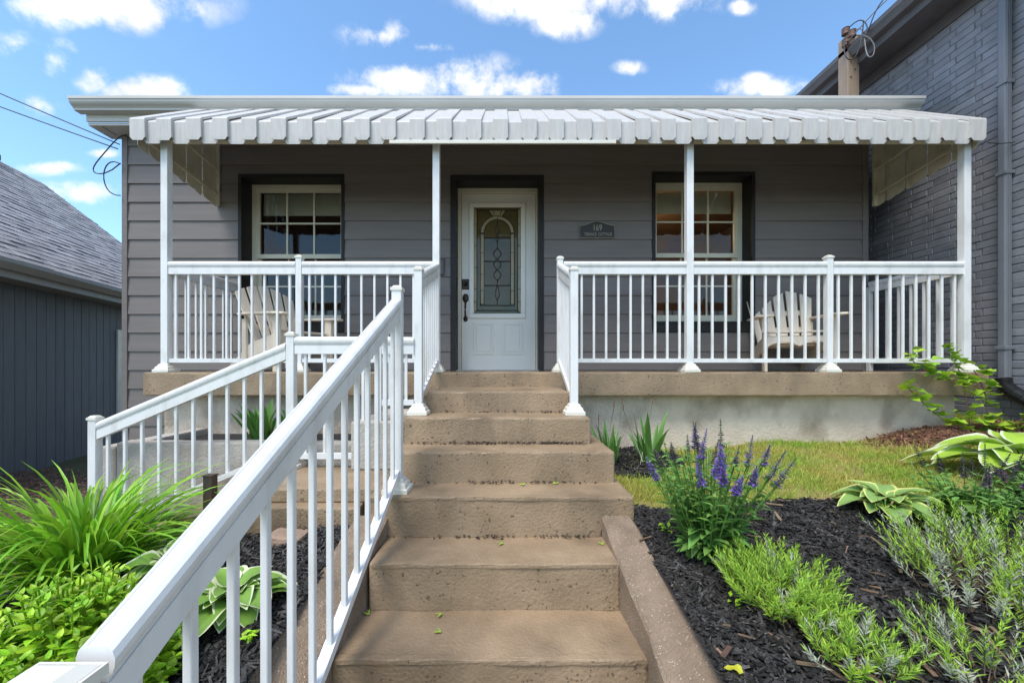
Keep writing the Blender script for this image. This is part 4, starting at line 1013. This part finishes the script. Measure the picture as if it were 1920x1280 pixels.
# lavender
def lavender(x, y, rx, ry, label, n, seed, grey=.25, h=(.10, .19)):
    r = random.Random(seed); z0 = ground_z(x, y); t = thing('lavender', label, 'plant', (x, y, z0)); G, W, S = [], [], []
    for i in range(n):
        a = r.uniform(0, 2 * math.pi); q = math.sqrt(r.random()); bx_, by_ = x + rx * q * math.cos(a), y + ry * q * math.sin(a)
        b = Vector((bx_, by_, ground_z(bx_, by_) + .02 + .05 * (1 - q))); H = r.uniform(*h)
        dr = Vector((math.cos(a) * q * .8 + r.uniform(-.3, .3), math.sin(a) * q * .8 + r.uniform(-.3, .3), 1)).normalized(); top = b + dr * H
        S.append(tube([b, b.lerp(top, .6)], .0014, 4, .001)); ro = r.uniform(0, 6); silver = r.random() < grey
        for k in range(14):
            f = (k + 1) / 14; c = b.lerp(top, .15 + .85 * f); L = .034 * (1 - .35 * f) * r.uniform(.6, 1.3)
            for s_ in (0, 1):
                aa = ro + k * 2.1 + s_ * math.pi + r.uniform(-.6, .6); dd = Vector((math.cos(aa), math.sin(aa), r.uniform(-.3, .3))) + dr * (r.uniform(.5, 1.3) + 1.1 * f)
                (W if silver and f < .9 else G).append(quick_leaf(c, dd, dr, L, L * .07 + .0005, .12))
        if r.random() < .3: S.append(tube([Vector((x, y, z0 + .01)), b], .003, 4))
    stuff_part('leaves', G, M['lav'], t, False)
    if W: stuff_part('silver_leaves', W, M['lav_grey'], t, False)
    stuff_part('stems', S, M['twig'], t)
lavender(.985, 1.43, .115, .15, 'bright green young lavender mound on black mulch nearest the curb', 210, 61, .06, (.09, .17))
lavender(1.03, 1.17, .10, .07, 'lower sprawling lavender at the bottom edge in front of the green mound', 75, 62, .25, (.06, .13))
lavender(1.84, 1.50, .26, .22, 'wide silvery green lavender clump at the right of the bed', 210, 63, .45, (.12, .24))
lavender(1.36, 1.13, .10, .09, 'sparse silvery lavender sprigs at the bottom edge right of the mulch gap', 42, 64, .5, (.10, .18))
lavender(1.92, 1.22, .25, .16, 'silvery lavender spilling over the right picture edge', 130, 65, .5, (.12, .24))
# iris and tulip leaves
def iris(x, y, z, n, Lr, W, label, seed, stalks=0, cat='plant'):
    r = random.Random(seed); t = thing('iris', label, cat, (x, y, z))
    for i in range(n):
        a = r.uniform(0, 2 * math.pi); q = r.uniform(.0, .09)
        V, F = blade((x + q * math.cos(a), y + q * math.sin(a), z), a, r.uniform(*Lr), W * r.uniform(.8, 1.2), R(r.uniform(2, 28)), R(r.uniform(0, 40)), 7, .35, r.uniform(-1, 1))
        add('leaf', mk('leaf', V, F, M['iris'], True), t)
    for i in range(stalks):
        a = r.uniform(-1, 1); b = Vector((x + r.uniform(-.08, .08), y, z)); top = b + Vector((.22 * a, -.02, r.uniform(.38, .52)))
        o = tube_obj('seed_stalk', [b, b.lerp(top, .5), top], .003, M['lav_grey'], t, 5)
        V, F = tube([top, top + Vector((0, 0, .015)), top + Vector((.002, 0, .04))], .007, 6, .003); add('seed_pod', mk('seed_pod', V, F, M['straw'], True), o)
iris(.80, 3.05, ground_z(.8, 3.05), 20, (.22, .40), .021, 'iris clump close against the side of the steps', 71, 3)
iris(1.12, 3.10, ground_z(1.12, 3.1), 18, (.24, .46), .024, 'broad leaved iris clump farther right before stucco wall', 72, 2)
iris(-1.93, 3.15, -.56, 24, (.22, .36), .032, 'broad green tulip leaves in planter behind the left railing', 73)
iris(-1.66, 3.2, -.56, 16, (.2, .32), .03, 'smaller group of broad leaves in the planter beside the railing post', 74)
# vine
def vine():
    r = random.Random(81); t = thing('vine', 'yellow green climbing vine on the right corner of the porch slab', 'plant', (4.05, 3.4, -.6))
    var = []
    for k in range(4):
        V, F, A = leaf(1, .42, 7, .2, .3, .2, 80 + k, .8, 1.5); var.append(mk('leaf', V, F, M['vine'], True, A))
    paths = [[(4.12, 3.42, -.58), (4.0, 3.38, -.3), (4.05, 3.40, -.05), (3.95, 3.40, .12), (3.85, 3.40, .17)], [(4.12, 3.42, -.58), (3.85, 3.40, -.42), (3.7, 3.4, -.3), (3.55, 3.42, -.12)],
             [(4.0, 3.38, -.1), (3.75, 3.4, -.02), (3.6, 3.42, .03), (3.58, 3.42, .16)], [(4.12, 3.42, -.58), (4.25, 3.38, -.4), (4.2, 3.38, -.15), (4.1, 3.40, .02)], [(4.1, 3.42, -.6), (4.3, 3.35, -.5), (4.42, 3.3, -.36)]]
    for pts in paths:
        q = bez([(x - .10, y, z) for x, y, z in pts], 14); tube_obj('stem', q, .004, M['vine_stem'], t, 5)
        for i in range(1, 15):
            for s_ in range(3 if i % 3 else 2):
                L = r.uniform(.06, .105); o = add('leaf', var[r.randrange(4)], None); o.location = q[i] + Vector((r.uniform(-.05, .05), r.uniform(-.04, -.005), r.uniform(-.04, .04))); o.scale = (L, L, L)
                o.rotation_euler = Euler((R(r.uniform(-5, 55)), R(r.uniform(-30, 30)), R(180 + r.uniform(-95, 95)))); attach(o, t)
vine()
# weeds, fallen leaves, keys
def key(x, y, z, rot, label, group):
    V = [(0, 0, .002), (.026, .010, .006), (.030, .002, .004), (.012, -.006, .003), (.024, -.014, .007), (.028, -.024, .004), (.004, -.01, .002)]
    o = add('maple_key', mk('maple_key', V, [(0, 3, 2, 1), (0, 6, 5, 4)], M['key']), None, False, (x, y, z)); o.rotation_euler = (0, 0, rot)
    md = o.modifiers.new('t', 'SOLIDIFY'); md.thickness = .0012
    return tag(o, label, 'leaf', group)
for px, d, z, lab in ((690, 1.71, -1.02, 'pale green maple key on the lowest full tread nearest the handrail'), (830, 1.72, -1.02, 'pale green maple key at the back of the lowest full tread'),
                      (827, 1.60, -1.02, 'pale green maple key in the middle of the lowest full tread'), (1130, 1.93, -.817, 'pale green maple key on second tread next to the right curb'),
                      (945, 1.95, -.817, 'green scrap in the middle of the second tread up'), (975, 2.24, -.612, 'pale maple key on wide tread, left of its pair'), (1038, 2.24, -.612, 'pale maple key on wide tread, right of its pair')):
    key((px - 947) / 747 * d, d, z, rnd.uniform(0, 6), lab, 'maple keys fallen on the steps')
def weed(x, y, label, seed, n=14, L=.03):
    r = random.Random(seed); z = ground_z(x, y); P = []
    for i in range(n): P.append(quick_leaf((x + r.uniform(-.02, .02), y + r.uniform(-.02, .02), z + .012 + r.uniform(0, .03)), rand_dir(r, .1, .7), Vector((0, 0, 1)), L * r.uniform(.7, 1.3), L * .3))
    V, F = merge(P); tag(add('weed', mk('weed', V, F, M['lime'])), label, 'weed')
weed(.78, 1.93, 'tiny green weed beside the top end of the right curb', 1); weed(.82, 1.42, 'tiny seedling on mulch between curb and lavender', 2, 8, .025)
weed(-.86, 1.32, 'tiny weed in mulch behind the left curb', 3); weed(-.9, 1.05, 'small weed at the foot of the foreground handrail', 4, 18, .04)
V, F, A = leaf(.05, .02, 6, .2, .3, .3, 5); o = add('fallen_leaf', mk('fallen_leaf', V, F, M['yellow_leaf'], True), None, False, (.70, 1.17, ground_z(.7, 1.17) + .03)); o.rotation_euler = (.2, .1, 1.0)
tag(o, 'yellow fallen leaf on mulch beside the right curb', 'leaf')
stk = thing('garden_stake', 'short dark square metal stake standing behind the foreground handrail', 'stake', (-1.48, 2.0, -.9))
box('shaft', -1.502, -1.458, 1.978, 2.022, -1.0, -.50, M['stake'], stk, .003); box('top_plate', -1.505, -1.455, 1.975, 2.025, -.4995, -.494, M['stake'], stk)
rough_block('paving_stone', -1.18, -1.0, 1.93, 2.07, -.87, -.785, M['stone'], None, .02, .008, .04, 90)
tag(bpy.data.objects['paving_stone'], 'brown stone lying at the edge of the side landing', 'stone')

# ------------------------------------------------------------------ mulch chips, lawn grass, straw
def chips(name, n, samp, label, mat='chip', Lr=(.012, .05), lift=.006, zf=ground_z, tilt=.35):
    r = random.Random(len(name) * 7 + n); V, F = [], []
    for i in range(n):
        x, y = samp(r); z = zf(x, y) + lift + r.uniform(0, .016)
        L, W, H = r.uniform(*Lr) / 2, r.uniform(.0025, .0075), r.uniform(.001, .0035)
        m = Matrix.Translation((x, y, z)) @ Euler((r.gauss(0, tilt), r.gauss(0, tilt), r.uniform(0, 6.28))).to_matrix().to_4x4(); k = len(V); tp = r.uniform(.3, 1)
        V += [m @ Vector(p) for p in ((-L, -W, -H), (L, -W * tp, -H), (L, W * tp, -H), (-L, W, -H), (-L, -W, H), (L, -W * tp, H), (L, W * tp, H), (-L, W, H))]
        F += [tuple(q + k for q in f_) for f_ in BF]
    o = add(name, mk(name, V, F, M[mat])); return tag(o, label, 'mulch', None, 'stuff')
def samp_right(r):
    while True:
        x, y = .655 + 2.9 * r.random() ** 1.3, .75 + 1.55 * r.random()
        if in_bed_right(x, y) and x < 1.5 * y + .5: return x, y
def samp_left(r):
    while True:
        x, y = -.77 - 1.6 * r.random() ** 1.4, .55 + 1.55 * r.random()
        if y < 2.11: return x, y
chips('mulch_chips', 21000, samp_right, 'black wood chip mulch covering the right flower bed')
chips('mulch_chips', 9500, samp_left, 'black wood chip mulch covering the left flower bed')
chips('mulch_twigs', 170, samp_right, 'pale dry twigs and straw scattered over the right mulch', 'twig_pale', (.02, .09), .018, ground_z, .2)
def samp_iris(r):
    while True:
        x, y = r.uniform(.5, 1.45), r.uniform(2.8, 3.62)
        if in_iris_bed(x, y) and x > .67: return x, y
chips('iris_mulch_chips', 1800, samp_iris, 'patch of black mulch around irises by the steps', lift=.014)
def samp_straw(r):
    while True:
        x, y = r.uniform(2.4, 4.45), r.uniform(2.9, 3.62)
        if r.random() < math.exp(-((x - 3.9) / .40) ** 2 - ((y - 3.42) / .17) ** 2): return x, y
chips('dry_straw', 2800, samp_straw, 'heap of reddish brown dry straw at the porch right corner', 'straw', (.03, .09), .01,
      lambda x, y: ground_z(x, y) + .075 * math.exp(-((x - 3.9) / .38) ** 2 - ((y - 3.45) / .16) ** 2), .5)
def samp_debris(r):
    k = r.choice((0, 1, 1, 1, 1, 2, 3)); x0, x1, y0 = st[k][0], st[k][1], st[k][2]
    xx = r.choice((r.uniform(x0 + .05, x1 - .03), r.gauss(-.1, .12), r.gauss(.3, .08)))
    return max(x0 + .05, min(x1 - .03, xx)), y0 - abs(r.gauss(0, .012)) - .004
def deb_z(x, y):
    for i in range(len(st) - 1):
        if st[i + 1][2] <= y < st[i][2]: return st[i + 1][4]
    return -1.4
chips('grit', 420, samp_debris, 'dark grit and crumbs gathered along the foot of the risers', 'grit', (.003, .010), .001, deb_z)
def lawn():
    r = random.Random(5); V, F = [], []; n = 0
    while n < 60000:
        x = .62 + 3.88 * r.random(); y = 2.16 + (3.6 * r.random() ** 1.7)
        if not in_lawn(x, y): continue
        if in_iris_bed(x, y) and r.random() < .93: continue
        if in_straw(x, y) and r.random() < .8: continue
        patch = math.sin(6.1 * x + 3 * y) + math.sin(4.3 * y - 7 * x + 2) + .6 * math.sin(13 * x - 5 * y)
        if patch < -.9 and r.random() < .55: continue
        if y < 2.34 and r.random() < .6: continue
        n += 1; a = r.uniform(0, 6.28); h = r.uniform(.012, .034) * (1.9 if r.random() < .12 else 1) * (1.25 if y > 3 else 1); w = r.uniform(.0011, .0024); ln = r.uniform(.1, 1.1) * h
        z = ground_z(x, y) + .003; k = len(V); ca_, sa_ = math.cos(a), math.sin(a); b = r.uniform(0, 6.28); lx, ly = math.cos(b) * ln, math.sin(b) * ln
        V += [(x - ca_ * w, y - sa_ * w, z), (x + ca_ * w, y + sa_ * w, z), (x + ca_ * w * .8 + lx * .4, y + sa_ * w * .8 + ly * .4, z + h * .6), (x - ca_ * w * .8 + lx * .4, y - sa_ * w * .8 + ly * .4, z + h * .6), (x + lx, y + ly, z + h)]
        F += [(k, k + 1, k + 2, k + 3), (k + 3, k + 2, k + 4)]
    tag(add('lawn_grass', mk('lawn_grass', V, F, M['grass'])), 'short yellow green lawn before the stucco foundation', 'grass', None, 'stuff')
lawn()
def samp_gc(r): return r.uniform(-6.6, -2.9), r.uniform(2.6, 5.2)
chips('leaf_litter', 6000, samp_gc, 'pinkish brown litter along the foot of the plank house', 'groundcover', (.02, .06), .02)
